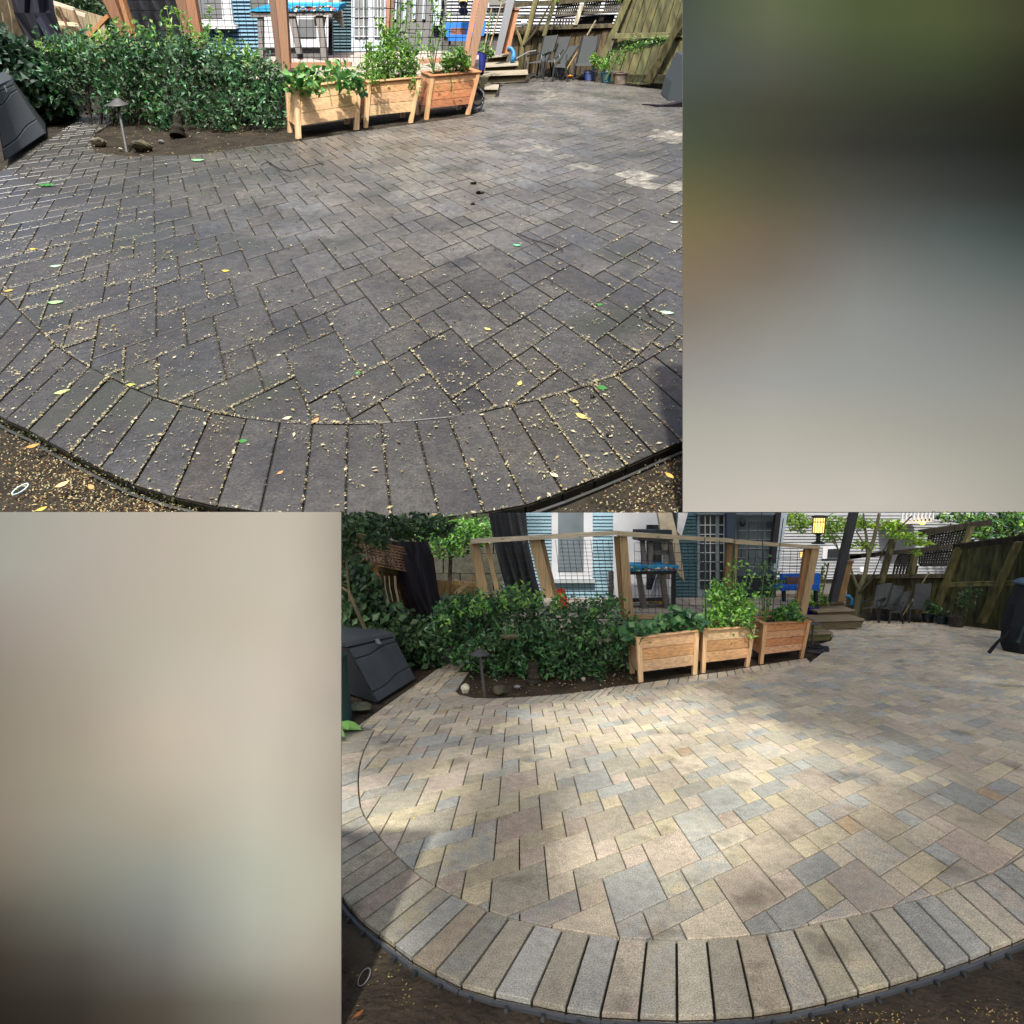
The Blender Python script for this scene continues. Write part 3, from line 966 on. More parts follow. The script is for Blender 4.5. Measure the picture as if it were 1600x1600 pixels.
# storage box and what is round it
deckbox(c, (536, 1003), (611, 988), (649, 1060), (588, 1098), (-.55, .5), 'dark grey plastic deck box beside the clean light pavers, lid closed')
root = thing('trash_bin', 'dark green bin cut off by the left edge beside the deck box', 'bin', c.g(515, 1124))
B0 = c.g(514, 1124); u = B0.y / F
mb = MB(); mb.lathe(B0, [(36 * u, 0), (30 * u, 60 * u), (27 * u, 95 * u)], lin(28, 62, 58), n=20); part('body', mb, M['plastic'], root)
mb = MB(); mb.lathe(B0 + Vector((0, 0, 96 * u)), [(29 * u, 0), (29 * u, 5 * u), (10 * u, 12 * u)], lin(24, 52, 50), n=20); part('lid', mb, M['plastic'], root)
rock(c, 560, 1104, 22, 5, lin(120, 122, 96, .6), 'flat mossy stone on the soil under the deck box', 5)
root = thing('hosta_plant', 'bright green broad leaves poking in at the left beside the pavers', 'plant', c.g(520, 1160))
for i, (x, y, l, a) in enumerate(((545, 1143, 44, -.25), (520, 1130, 50, .5), (522, 1158, 46, -.6), (538, 1152, 26, -.9))):
    g = c.g(x, y); g.z += .03 + .012 * i
    u = g.y / F * l
    X = Vector((math.cos(a), math.sin(a) * .8, -.12)) * u * .5; S = Vector((-math.sin(a) * .8, math.cos(a), .1)) * u * .34
    vs, fs = [], []
    for s, wd in ((-1, 0), (-.8, .6), (-.4, 1), (.1, .95), (.6, .55), (1, 0)):
        vs += [g + X * s + S * wd + Vector((0, 0, .012 * wd)), g + X * s, g + X * s - S * wd + Vector((0, 0, .012 * wd))]
    for k in range(5):
        o, p = 3 * k, 3 * k + 3
        fs += [(o, o + 1, p + 1, p), (o + 1, o + 2, p + 2, p + 1)]
    mb = MB(); mb.add(vs, fs, lin(128, 178, 92)); part('leaf', mb, M['leaf'], root)
mb = MB(); g = c.g(518, 1160); mb.tube([g - Vector((0, 0, .05)), g + Vector((.02, 0, .05))], .006, STEM, 5); part('stem', mb, M['leaf'], root)

# left: fence with a lattice top, ivy, branches
root = thing('lattice_fence', 'weathered brown fence with lattice top behind ivy at the left of the clean patio', 'fence', c.d(580, 990, 7.4))
boards(root, c, [(505, 872), (668, 905)], [(560, 1040), (700, 1010)], 9, 6.6, 8.2, .03, lin(128, 100, 70, .62), M['mossy'])
mb = MB(); slabpx(mb, c, [(500, 822), (640, 850), (640, 858), (500, 832)], [6.6, 8, 8, 6.6], .08, lin(126, 112, 78, .7)); part('top_rail', mb, M['mossy'], root)
mb = MB(); slabpx(mb, c, [(500, 862), (660, 896), (664, 906), (500, 874)], [6.58, 7.98, 7.98, 6.58], .1, lin(122, 112, 70, .7)); part('middle_rail', mb, M['mossy'], root)
mb = MB(); lattice(mb, c, [(500, 830), (640, 858), (655, 896), (500, 866)], 7.3, 26, 8, 2.2, .012, lin(140, 110, 88, .6)); part('lattice', mb, M['mossy'], root)
mb = MB(); slabpx(mb, c, [(579, 888), (587, 886), (602, 922), (592, 924)], 7.2, .06, lin(176, 126, 82, .7)); part('post', mb, M['mossy'], root)
IVY = [lin(62, 92, 56), lin(76, 108, 66), lin(48, 74, 46), lin(92, 122, 82), lin(38, 60, 38)]
root = thing('ivy_bank', 'dark ivy with broad leaves covering the bank behind the deck box', 'ivy', c.g(620, 1050))
mb = MB()
mb.leaves(below_eye(cloud(c, [(560, 930, 45, 50, 6.3, .25), (600, 985, 60, 45, 6.25, .3), (645, 1005, 42, 38, 6.3, .3), (560, 975, 50, 40, 6.2, .3), (672, 1022, 22, 24, 6.4, .25), (545, 890, 30, 40, 6.6, .25)], 2600, .5)), .085, IVY, up=.5, elong=1.5, view=.6)
part('foliage', mb, M['leaf'], root)
for k in range(9):
    x = 545 + 16 * k
    mb = MB(); tubepx(mb, c, [(x + 10, 1050), (x, 1005), (x - 12, 960)], 6.45, [2, 1.5, .8], lin(74, 66, 50, .6), 5); part('stem', mb, M['bark'], root)
root = thing('leaning_tree', 'thin pale branched tree leaning over the ivy at the top left of the clean patio', 'tree', c.g(590, 1048))
mb = MB()
tubepx(mb, c, [(582, 1046), (578, 1000), (556, 950), (545, 925), (530, 915)], 5.95, [4, 3.6, 3, 2.6, 2], lin(128, 120, 88, .65), 7)
tubepx(mb, c, [(547, 940), (543, 900), (540, 860), (546, 835), (556, 802)], 5.96, [2.4, 2, 2.2, 2, 1.4], lin(118, 110, 84, .65), 6)
tubepx(mb, c, [(540, 850), (532, 830), (520, 803)], 5.97, [1.6, 1.3, 1], lin(110, 100, 78, .6), 6)
for x in (601, 608, 616, 618):
    tubepx(mb, c, [(x, 900), (x + 1, 918), (x + 6, 940)], 5.95, [.9, .8, .6], lin(150, 146, 116, .7), 5)
part('trunk', mb, M['bark'], root)
mb = MB(); mb.leaves(below_eye(cloud(c, [(560, 815, 45, 18, 6.0, .4), (590, 835, 22, 26, 6.0, .3), (540, 850, 20, 26, 6.0, .3), (650, 822, 70, 22, 6.4, .3)], 1300, .3)), .07, DARK + IVY[:3], up=.4, elong=1.7, view=.4)
part('crown', mb, M['leaf'], root)
# tall heap under a black cover
root = thing('covered_heap', 'tall heap under a draped black cover left of the laurel shrub', 'cover', c.d(655, 1010, 7.5))
mb = MB()
prof = [(612, 846, 668, 846), (618, 880, 678, 872), (632, 930, 684, 920), (650, 975, 694, 965), (668, 1015, 706, 1012)]
vs = []
n = 9
for (x0, y0, x1, y1) in prof:
    for k in range(n):
        s = k / (n - 1)
        vs.append(c.d(x0 + (x1 - x0) * s, y0 + (y1 - y0) * s, 7.5 - .28 * math.sin(math.pi * s) + .05 * math.sin(s * 17 + y0)))
fs = [(j * n + k, j * n + k + 1, (j + 1) * n + k + 1, (j + 1) * n + k) for j in range(len(prof) - 1) for k in range(n - 1)]
m0 = len(vs)
for (x0, y0, x1, y1) in prof:
    vs += [c.d(x0, y0, 8.0), c.d(x1, y1, 8.0)]
for j in range(len(prof) - 1):
    fs += [(m0 + 2 * j, m0 + 2 * j + 1, m0 + 2 * j + 3, m0 + 2 * j + 2), (j * n, (j + 1) * n, m0 + 2 * j + 2, m0 + 2 * j), (j * n + n - 1, m0 + 2 * j + 1, m0 + 2 * j + 3, (j + 1) * n + n - 1)]
mb.add(vs, fs, lin(34, 32, 36, .8)); part('cover', mb, M['cloth'], root)
mb = MB(); slabpx(mb, c, [(648, 868), (654, 866), (680, 960), (675, 963)], 7.2, .03, lin(46, 44, 48, .8)); part('fold', mb, M['cloth'], root)
root = thing('plank_fence', 'short tan plank fence between the black cover and the deck stair posts', 'fence', c.d(710, 960, 8.3))
boards(root, c, [(672, 905), (748, 913)], [(690, 1010), (760, 1010)], 6, 8.3, 8.5, .03, lin(146, 122, 78, .7), M['mossy'])
mb = MB(); slabpx(mb, c, [(706, 906), (750, 912), (750, 918), (706, 913)], 8.25, .04, lin(168, 146, 96, .75)); part('rail', mb, M['mossy'], root)
mb = MB(); slabpx(mb, c, [(686, 934), (716, 934), (712, 948), (690, 946)], 8.1, .2, lin(96, 104, 108, .8))
single('plastic_tub', 'grey plastic tub showing above the left end of the laurel shrub', 'tub', mb, M['plastic'])

# laurel shrub
root = thing('laurel_shrub', 'broad dense evergreen shrub in the soil bed of the clean patio', 'shrub', c.g(850, 1066))
mb = MB()
ell = [(735, 988, 46, 30, 6.1, .38), (795, 980, 66, 40, 6.1, .42), (868, 985, 66, 42, 6.1, .42), (935, 996, 52, 38, 6.15, .38), (975, 1000, 22, 34, 6.1, .25), (705, 972, 30, 24, 6.1, .25), (840, 1022, 70, 34, 5.95, .3), (915, 1032, 70, 30, 5.95, .3), (760, 1016, 50, 22, 6.05, .3), (700, 1005, 26, 32, 6.15, .25)]
ell += [(x_, R.uniform(938, 962) - 8 * math.sin((x_ - 690) / 300 * 3.1), R.uniform(10, 22), R.uniform(8, 17), 6.1, .2) for x_ in [R.uniform(700, 985) for _ in range(22)] if not 852 < x_ < 902] + [(R.uniform(760, 980), R.uniform(1035, 1056), R.uniform(10, 22), R.uniform(8, 12), 5.9, .15) for _ in range(8)] + [(684, 972, 14, 10, 6.1, .15)]
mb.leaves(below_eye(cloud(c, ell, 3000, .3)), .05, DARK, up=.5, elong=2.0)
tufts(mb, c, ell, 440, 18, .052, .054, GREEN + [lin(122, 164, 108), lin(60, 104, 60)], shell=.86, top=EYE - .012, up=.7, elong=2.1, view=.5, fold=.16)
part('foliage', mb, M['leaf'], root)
for k in range(15):
    x = 735 + 17 * k
    mb = MB(); tubepx(mb, c, [(x + R.uniform(-10, 10), 1070), (x, 1040), (x + R.uniform(-20, 20), 990)], 6.1, [2.4, 2, 1], lin(66, 58, 46, .7), 5); part('stem', mb, M['bark'], root)
ms, ml = MB(), MB()
for x, y0, y1, dx in ((748, 960, 922, 4), (760, 955, 935, -3), (812, 950, 918, -7), (826, 948, 908, -8), (792, 955, 930, -6), (870, 950, 926, 3), (862, 955, 934, 6), (720, 965, 940, -8), (700, 985, 962, -12), (925, 962, 950, 4), (845, 955, 925, -4), (735, 965, 938, 2)):
    ms = MB(); sprig(ms, ml, c, [(x, y0), (x + dx * .4, (y0 + y1) / 2), (x + dx, y1)], 5.7, 1.0, STEM, 20, .05, BRIGHT[:4] + GREEN[:2], spread=4); part('shoot', ms, M['leaf'], root)
part('shoot_leaves', ml, M['leaf'], root)
path_light(c, (758, 1090), (749.5, 1018), 16, 9, (750, 1021), 'slim dark path light with saucer hat in the bed before the shrub')
rock(c, 727, 1076, 7, 8, lin(222, 214, 190, .8), 'white rock in the bed left of the path light', 2)
rock(c, 781, 1078, 12, 7, lin(96, 92, 74, .7), 'mossy dark rock in the bed right of the path light', 3)
rock(c, 808, 1073, 5, 2.6, lin(170, 168, 168, .7), 'small grey stone in the bed below the shrub', 4)
rock(c, 912, 1061, 3.4, 3, lin(206, 198, 180, .7), 'small white stone on the soil right of the stone pedestal', 6)
B0 = c.g(834, 1066); u = B0.y / F
root = thing('stone_pedestal', 'ringed stone pedestal half hidden under the shrub', 'pedestal', B0)
mb = MB(); mb.lathe(B0, [(12 * u, 0), (12 * u, 4 * u), (9 * u, 5 * u), (10.5 * u, 9 * u), (8 * u, 13 * u), (7 * u, 22 * u), (10 * u, 30 * u)], lin(92, 86, 70, .4), n=16); part('base', mb, M['stone'], root)
mb = MB(); mb.lathe(c.d(796, 999, 5.55), [(7 * u, 0), (13 * u, 3 * u), (15 * u, 6 * u), (4 * u, 8 * u)], lin(120, 118, 84, .6), n=16); part('bowl', mb, M['stone'], root)
mb = MB()
P = []
for _ in range(260):
    x, y = R.uniform(720, 1000), R.uniform(1052, 1088)
    P.append(c.g(x, y, .004))
mb.leaves(P, .02, [lin(190, 170, 120), lin(120, 96, 60), lin(210, 200, 170), lin(92, 76, 52)], up=2, view=0)
struct('bed_litter', mb, M['fleck'], kind='stuff')

# planters
GP = 'cedar planters in front of the deck of the clean patio'
p1, f1 = planter(c, (998, 1066), (1089, 1053.5), (994, 996), (1092.5, 984.5), (-.02, .34), .21, .15, 'left pale cedar planter of the clean patio holding low strawberry plants', GP, 'woodh', 'woodv', 'soil')
p2, f2 = planter(c, (1096, 1051.5), (1170.5, 1041), (1099, 984), (1180, 978.5), (.0, .36), .22, .35, 'middle cedar planter of the clean patio full of bushy tomato plants', GP, 'woodh', 'woodv', 'soil')
p3, f3 = planter(c, (1187, 1037.5), (1255, 1028), (1193, 974.5), (1267, 970), (.02, .38), .22, .85, 'right reddish cedar planter of the clean patio beside the steps', GP, 'woodh', 'woodv', 'soil')
STRAW = [lin(70, 118, 70), lin(96, 142, 84), lin(58, 98, 64), lin(120, 160, 100)]
root = thing('strawberry_plants', 'low broad leaved strawberry plants spilling over the left planter of the clean patio', 'plants', f1(.5, .5, .93))
mb = MB(); mb.leaves(np.concatenate([cloud(c, [(1000, 985, 26, 14, 5.75, .15), (1040, 975, 34, 14, 5.95, .15), (1062, 962, 16, 16, 6.0, .12), (1086, 974, 22, 12, 5.95, .12), (985, 992, 18, 18, 5.75, .15)], 260, .2)]), .1, STRAW, up=.9, elong=1.25, view=.5); part('foliage', mb, M['leaf'], root)
for x, y in ((1000, 985), (1022, 978), (1040, 975), (1060, 960), (1080, 973), (985, 990)):
    mb = MB(); tubepx(mb, c, [(x + 4, 1000), (x, y)], 5.95, [.9, .6], STEM, 4); part('stem', mb, M['leaf'], root)
def tomato(c, label, ells, n, size, stems, Y, base, lm, cage=None, cols=BRIGHT):
    root = thing('tomato_plants', label, 'plants', base)
    ml = MB()
    for pts, k in stems:
        ms = MB(); sprig(ms, ml, c, pts, Y, 1.2, STEM, k, size, cols, spread=6); part('stem', ms, M[lm], root)
    ml.leaves(cloud(c, ells, n, .15), size, cols, up=.5, elong=1.9, view=.5, curl=.2)
    part('foliage', ml, M[lm], root)
    if cage:
        mb = MB()
        for pts in cage: tubepx(mb, c, pts, Y + .02 * c.k, .7, lin(52, 78, 66, .7), 4)
        part('support_wire', mb, M['metal'], root)
    return root
tomato(c, 'tall bushy tomato plants filling the middle planter of the clean patio', [(1125, 955, 30, 28, 6.2, .22), (1150, 950, 28, 32, 6.2, .22), (1112, 965, 16, 22, 6.15, .18), (1165, 960, 16, 26, 6.2, .18), (1140, 925, 26, 18, 6.25, .18), (1118, 930, 10, 16, 6.2, .1)], 800, .05,
       [([(1135, 985), (1130, 940), (1118, 908)], 60), ([(1150, 985), (1160, 930), (1172, 885)], 60), ([(1140, 985), (1142, 930), (1150, 874)], 60), ([(1120, 985), (1112, 950), (1106, 918)], 50), ([(1160, 985), (1172, 950), (1184, 925)], 50), ([(1130, 985), (1128, 950), (1134, 905)], 50), ([(1172, 978), (1176, 990), (1170, 1000)], 10), ([(1145, 982), (1147, 990), (1146, 1000)], 8)], 6.18, f2(.5, .5, .93), 'leaf',
       [[(1103, 990), (1101, 840)], [(1146, 985), (1149, 801)], [(1125, 985), (1124, 845)], [(1142, 881), (1170, 884)], [(1110, 921), (1176, 920)], [(1168, 985), (1166, 880)]])
tomato(c, 'sparse tall tomato plant with low parsley in the right planter of the clean patio', [(1228, 958, 20, 14, 6.6, .15), (1240, 950, 12, 14, 6.6, .12), (1215, 962, 12, 12, 6.6, .12), (1245, 965, 14, 8, 6.55, .12)], 480, .05,
       [([(1195, 975), (1190, 930), (1194, 890), (1200, 876)], 34), ([(1195, 975), (1200, 935), (1212, 900), (1206, 885)], 30), ([(1196, 970), (1206, 930), (1216, 905), (1222, 915)], 26), ([(1190, 976), (1186, 988), (1184, 1004)], 22)], 6.5, f3(.3, .5, .93), 'leaf',
       [[(1195, 976), (1190, 801)], [(1205, 976), (1215, 880), (1224, 810)], [(1182, 884), (1212, 880)], [(1186, 921), (1214, 921)]], GREEN + BRIGHT[:3])

# hose, small light, pots and steps
root = thing('garden_hose', 'coil of black hose on the soil beside the right planter of the clean patio', 'hose', c.g(1272, 1018))
mb = MB()
for k in range(5):
    g0 = c.g(1270 + 3 * k, 1017 - k * .8)
    rr = .15 - .02 * k
    mb.tube([g0 + Vector((rr * math.cos(a) * 1.1, rr * .8 * math.sin(a), .0 + .006 * k + .012 * math.sin(2 * a + k))) for a in [2 * math.pi * j / 22 for j in range(23)]], .009, lin(38, 38, 42), 5)
part('coil', mb, M['plastic'], root)
path_light(c, (1269, 1011), (1271, 973), 13, 4, (1270, 975), 'thin dark path light with flat hat between the right planter and the steps')
root = thing('deck_steps', 'weathered timber steps from the clean patio to the deck', 'steps', c.g(1315, 984))
TR = lin(146, 132, 106, .8); RI = lin(112, 100, 76, .75)
for i, (x0, x1, yt, yb, Y) in enumerate(((1272, 1351, 968, 983, 8.15), (1277, 1336, 953.5, 968, 8.5), (1280, 1322, 940.5, 953.5, 8.85))):
    mb = MB(); slabpx(mb, c, [(x0, yt + 1.5), (x1, yt - 1), (x1, yt + 1.5), (x0, yt + 4)], Y - .04, .42, jit(TR, .06)); part('tread', mb, M['woodh'], root)
    mb = MB(); slabpx(mb, c, [(x0 + 1, yt + 4.3), (x1 - 3, yt + 1.8), (x1 - 5, yb - 2.2), (x0 + 4, yb + 1.5)], Y, .36, jit(RI, .08)); part('riser', mb, M['woodh'], root)
root = thing('side_step', 'low mossy timber step block right of the reddish planter of the clean patio', 'step', c.g(1280, 1000))
mb = MB(); slabpx(mb, c, [(1266, 988.5), (1302, 988), (1300, 991), (1264, 992)], 7.42, .3, TR); part('tread', mb, M['woodh'], root)
mb = MB(); slabpx(mb, c, [(1264, 992.3), (1299, 991.3), (1296, 1000), (1262, 1003)], 7.46, .28, lin(110, 108, 66, .7)); part('riser', mb, M['woodh'], root)
mb = MB(); slabpx(mb, c, [(1264, 976), (1285, 976), (1281, 988), (1266, 988)], 7.6, .25, lin(122, 116, 74, .7)); part('block', mb, M['woodh'], root)
pot(c, (1270, 972), 9, 24, .62, lin(26, 34, 120), 'cobalt blue glazed pot at the foot of the railing corner post, clean patio')
root = thing('pot_vine', 'leafy vine on two stakes in the cobalt blue pot of the clean patio', 'plant', c.d(1272, 950, 8.7))
mb = MB(); mb.leaves(cloud(c, [(1276, 936, 16, 12, 8.7, .12), (1288, 938, 8, 10, 8.7, .1)], 160, .2), .06, GREEN[:2] + BRIGHT[:2]); part('foliage', mb, M['leaf'], root)
ms, ml = MB(), MB(); sprig(ms, ml, c, [(1274, 948), (1284, 910), (1289, 880)], 8.7, .8, STEM, 34, .055, BRIGHT + GREEN, spread=3); part('stem', ms, M['leaf'], root); part('vine_leaves', ml, M['leaf'], root)
for a, b in (((1272, 950), (1286, 884)), ((1281, 948), (1295, 880))):
    mb = MB(); tubepx(mb, c, [a, b], 8.72, 1.2, lin(140, 118, 84, .7), 5); part('stake', mb, M['woodv'], root)
mb = MB(); g = [(1327, 952), (1331, 945), (1330.5, 936), (1326, 931.5), (1319, 931)]
tubepx(mb, c, g, 8.95, 2.8, lin(42, 110, 152), 10)
single('drain_pipe', 'bent blue pipe rising beside the deck steps of the clean patio', 'pipe', mb, M['plastic'], smooth=True)

# deck, railing, things on the deck
root = thing('deck', 'weathered timber deck behind the planters of the clean patio', 'deck', Vector((2.2, 7.1, 0)))
for k in range(9):
    y0 = 7.12 + k * .165
    mb = MB(); xr = .452 * y0; mb.box8([(-.1, y0, .325), (xr, y0, .325), (xr + .07, y0 + .155, .325), (-.1, y0 + .155, .325), (-.1, y0, .35), (xr, y0, .35), (xr + .07, y0 + .155, .35), (-.1, y0 + .155, .35)], jit(lin(176, 164, 148, .75), .1)); part('deck_board', mb, M['woodh'], root)
for k in range(3):
    z = .31 - .1 * k
    mb = MB(); mb.box8([(-.1, 7.08 + .004 * k, z - .09), (3.2, 7.08, z - .09), (3.2, 7.115, z - .09), (-.1, 7.115, z - .09), (-.1, 7.08, z), (3.2, 7.08, z), (3.2, 7.115, z), (-.1, 7.115, z)], jit(lin(178, 168, 154, .75), .08)); part('fascia_board', mb, M['woodh'], root)
PINE = lin(178, 152, 112, .85); PINED = lin(134, 108, 72, .8)
root = thing('deck_railing', 'timber deck railing with dark wire mesh panels behind the planters of the clean patio', 'railing', c.d(1120, 962, 7.0))
def rpost(pts, Y, t, col, nm='post'):
    mb = MB(); slabpx(mb, c, pts, Y, t, col); part(nm, mb, M['woodv'], root)
rpost([(968, 838), (980, 838), (991, 968), (976, 968)], 7.0, .09, PINE)
rpost([(960, 838), (967.6, 838), (975.6, 966), (970, 964)], 7.03, .05, PINED)
rpost([(1269, 857), (1281, 857), (1260, 961), (1250, 961)], 6.98, .09, PINE)
rpost([(1259, 858), (1268.6, 858), (1249.6, 945), (1246, 941)], 7.02, .06, lin(170, 128, 86, .8))
rpost([(1137, 849), (1145, 849), (1142, 925), (1131, 925)], 7.02, .07, PINED)
rpost([(1149, 850), (1153, 850), (1150, 920), (1145, 920)], 7.03, .06, PINE)
rpost([(826, 842), (843, 841), (866, 934), (849, 934)], 7.02, .08, PINE)
rpost([(843.4, 841), (850, 841), (872, 934), (866.4, 934)], 7.05, .05, PINED)
rpost([(733, 849), (748, 848), (766, 940), (752, 942)], 7.1, .08, PINE)
rpost([(757, 848), (763, 847.5), (784, 938), (777, 940)], 7.1, .06, PINE)
for pts, col in (([(735, 842.5), (966, 829.5), (966, 836), (735, 849.5)], lin(196, 184, 158, .85)), ([(966.5, 830), (1146, 842), (1146, 848), (966.5, 837.5)], lin(190, 176, 146, .85)), ([(1146.5, 843), (1282, 853.5), (1281, 858), (1146.5, 849.5)], lin(190, 174, 142, .85))):
    mb = MB(); slabpx(mb, c, pts, 6.95, .14, col); part('top_rail', mb, M['woodh'], root)
for pts in ([(992, 961), (1045, 961), (1045, 966), (992, 967.5)], [(1180, 953), (1250, 951), (1250, 956), (1180, 959)]):
    mb = MB(); slabpx(mb, c, pts, 7.0, .06, PINE); part('bottom_rail', mb, M['woodh'], root)
mb = MB()
WIRE = lin(30, 32, 32)
mesh_panel(mb, c, 874, 958, 844, 948, 7.08, 9.2, 6.2, .8, WIRE, .12)
mesh_panel(mb, c, 992, 1130, 848, 962, 7.06, 10.5, 13.6, .8, WIRE, .02, 4)
mesh_panel(mb, c, 1156, 1256, 858, 952, 7.06, 11, 12, .8, WIRE, -.06, 4)
mesh_panel(mb, c, 786, 846, 850, 940, 7.08, 11, 13, .8, WIRE, .2)
part('wire_mesh', mb, M['metal'], root)
mb = MB(); slabpx(mb, c, [(709, 926), (741, 898), (744, 903), (713, 931)], 7.3, .06, PINE); part('stair_rail', mb, M['woodh'], root)
mb = MB(); slabpx(mb, c, [(722, 924), (729, 922), (741, 946), (733, 948)], 7.4, .06, PINE); part('stair_post', mb, M['woodv'], root)
# black drape
mb = MB()
vs, fs = [], []
n = 13
for j, (xa, xb, y) in enumerate(((763, 822, 801), (772, 826, 850), (786, 838, 905), (800, 852, 952))):
    for k in range(n):
        s = k / (n - 1)
        vs.append(c.d(xa + (xb - xa) * s, y, 7.75 + .06 * math.sin(s * 26 + j * .6)))
fs = [(j * n + k, j * n + k + 1, (j + 1) * n + k + 1, (j + 1) * n + k) for j in range(3) for k in range(n - 1)]
mb.add(vs, fs, lin(58, 60, 62)); v2 = [(a, b + .02, d_) for a, b, d_ in vs]; mb.add(v2, [q[::-1] for q in fs], lin(58, 60, 62))
single('black_drape', 'black plastic sheet hanging behind the left deck posts of the clean patio', 'drape', mb, M['cloth'])
mb = MB(); slabpx(mb, c, [(868, 923), (883, 922), (889, 952), (875, 953)], 7.5, .05, lin(224, 74, 44)); mb2 = mb
root = thing('red_sign_board', 'bright orange red folding board standing on the deck behind the shrub', 'sign', c.d(880, 953, 7.5))
part('panel', mb, M['plastic'], root)
mb = MB(); slabpx(mb, c, [(871, 920), (879, 919), (879, 922), (871, 923)], 7.5, .04, lin(200, 60, 40)); part('handle', mb, M['plastic'], root)
# bar table with cushions
GW = lin(104, 100, 94, .75)
root = thing('bar_table', 'grey wooden high table with blue patterned cloth on the deck of the clean patio', 'table', c.d(1020, 955, 7.7))
def tp(nm, pts, Y, t, col, m='woodv'):
    mb = MB(); slabpx(mb, c, pts, Y, t, col); part(nm, mb, M[m], root)
tp('tabletop', [(980, 893), (1057, 891), (1052, 897), (984, 898)], 7.6, .5, lin(60, 54, 50, .8), 'woodh')
tp('cloth', [(980, 884), (1062, 884), (1060, 888), (1055, 892), (982, 893)], 7.57, .55, lin(44, 132, 176), 'cloth')
for pts in ([(952, 893), (959, 893), (959, 953), (952, 953)], [(995, 898), (1003, 898), (1012, 953), (1003, 953)], [(1032, 898), (1040, 898), (1047, 957), (1039, 957)]):
    tp('leg', pts, 7.62, .07, GW)
tp('stretcher', [(990, 947), (1047, 946), (1047, 953), (990, 953)], 7.7, .05, lin(86, 84, 80, .8), 'woodh')
tp('stretcher', [(958, 936), (1040, 934), (1040, 939), (958, 942)], 7.9, .05, lin(66, 62, 58, .8), 'woodh')
mb = MB()
for q in range(40):
    x, y = R.uniform(984, 1056), R.uniform(885, 891)
    slabpx(mb, c, [(x, y), (x + R.uniform(2, 5), y), (x + 3, y + 2), (x, y + 2)], 7.562, .004, R.choice([lin(120, 170, 90), lin(196, 60, 60), lin(230, 220, 190), lin(60, 90, 150)]))
part('pattern', mb, M['cloth'], root, kind='stuff')
root = thing('bar_stool', 'grey wooden stool turned over on the high table of the clean patio', 'stool', c.d(1020, 884, 7.7))
for pts in ([(1001, 845), (1008, 845), (1011, 884), (1004, 884)], [(1014, 845), (1021, 845), (1020, 884), (1013, 884)], [(1045, 846), (1051, 846), (1055, 884), (1048, 884)]): tp('leg', pts, 7.7, .06, GW)
tp('stretcher', [(1011, 858), (1048, 860), (1048, 867), (1011, 866)], 7.75, .05, GW, 'woodh')
tp('seat', [(998, 836), (1052, 836), (1052, 845), (998, 845)], 7.65, .4, lin(56, 52, 50, .8), 'woodh')
tp('cushion', [(998, 828), (1050, 828), (1050, 836), (998, 836)], 7.66, .38, lin(52, 62, 70, .8), 'cloth')
root = thing('patio_umbrella', 'closed beige umbrella on a black pole behind the deck railing of the clean patio', 'umbrella', c.d(1055, 955, 7.9))
tp('pole', [(1050, 801), (1056, 801), (1056, 952), (1050, 952)], 7.95, .05, lin(30, 28, 30), 'metal')
tp('canopy', [(1028, 801), (1050, 801), (1061, 846), (1070, 909), (1058, 894), (1050, 850), (1047, 905), (1041, 905), (1036, 850)], 7.85, .09, lin(206, 192, 164, .85), 'cloth')
tp('label_tag', [(1060, 801), (1075, 801), (1065, 838), (1058, 830)], 7.83, .01, lin(214, 214, 214), 'cloth')
root = thing('step_ladder', 'pale step ladder with yellow feet standing behind the bar table', 'ladder', c.d(1025, 947, 8.1))
for pts in ([(1027, 897), (1034, 897), (1023, 937), (1015, 937)], [(1030, 912), (1036, 912), (1036, 940), (1029, 940)]): tp('rail', pts, 8.1, .05, lin(196, 194, 196, .85), 'metal')
for x in (1013, 1027): tp('foot', [(x, 935), (x + 8, 938), (x + 10, 946), (x + 1, 942)], 8.06, .08, lin(236, 184, 44), 'plastic')
tp('step', [(1016, 941), (1036, 944), (1034, 948), (1014, 945)], 8.05, .1, lin(90, 88, 88), 'metal')
# bench with pillows, lanterns
root = thing('blue_bench', 'bright blue cushioned bench on the deck seen through the railing of the clean patio', 'bench', c.d(1255, 930, 8.0))
tp('backrest', [(1222, 897), (1282, 896), (1280, 922), (1222, 923)], 8.2, .08, lin(28, 92, 186), 'cloth')
tp('seat', [(1222, 916), (1281, 914), (1279, 922), (1220, 923)], 7.95, .25, lin(24, 84, 172), 'cloth')
tp('pillow', [(1230, 902), (1254, 902), (1254, 914), (1230, 915)], 8.1, .06, lin(96, 70, 62), 'cloth')
tp('pillow', [(1256, 903), (1272, 903), (1272, 913), (1256, 914)], 8.12, .06, lin(150, 128, 100), 'cloth')
for x in (1224, 1274): tp('leg', [(x, 923), (x + 4, 923), (x + 4, 940), (x, 940)], 8.0, .05, lin(20, 24, 30), 'woodv')
lantern(c, 1269, 1288, 809, 833, 7.1, 17, 'lit lantern with black cage on the right corner of the deck railing', 2)
lantern(c, 1249.5, 1259, 862, 871, 8.4, 9, 'small lit lantern seen under the top rail above the blue bench')
# poles
mb = MB(); slabpx(mb, c, [(1331, 801), (1342, 801), (1309, 941), (1298, 941)], 8.6, .09, lin(34, 36, 42))
single('pergola_pole', 'leaning dark square pole rising from the deck steps of the clean patio', 'pole', mb, M['metal'])
root = thing('newel_post', 'brown timber post right of the dark pole at the deck steps', 'post', c.d(1318, 941, 8.75))
tp('post', [(1324, 879), (1333, 879), (1319, 940), (1309, 940)], 8.75, .1, lin(140, 112, 72, .8))
tp('cap', [(1323, 876.5), (1334.5, 876.5), (1334.5, 879), (1323, 879)], 8.72, .14, lin(120, 96, 66, .8), 'woodh')

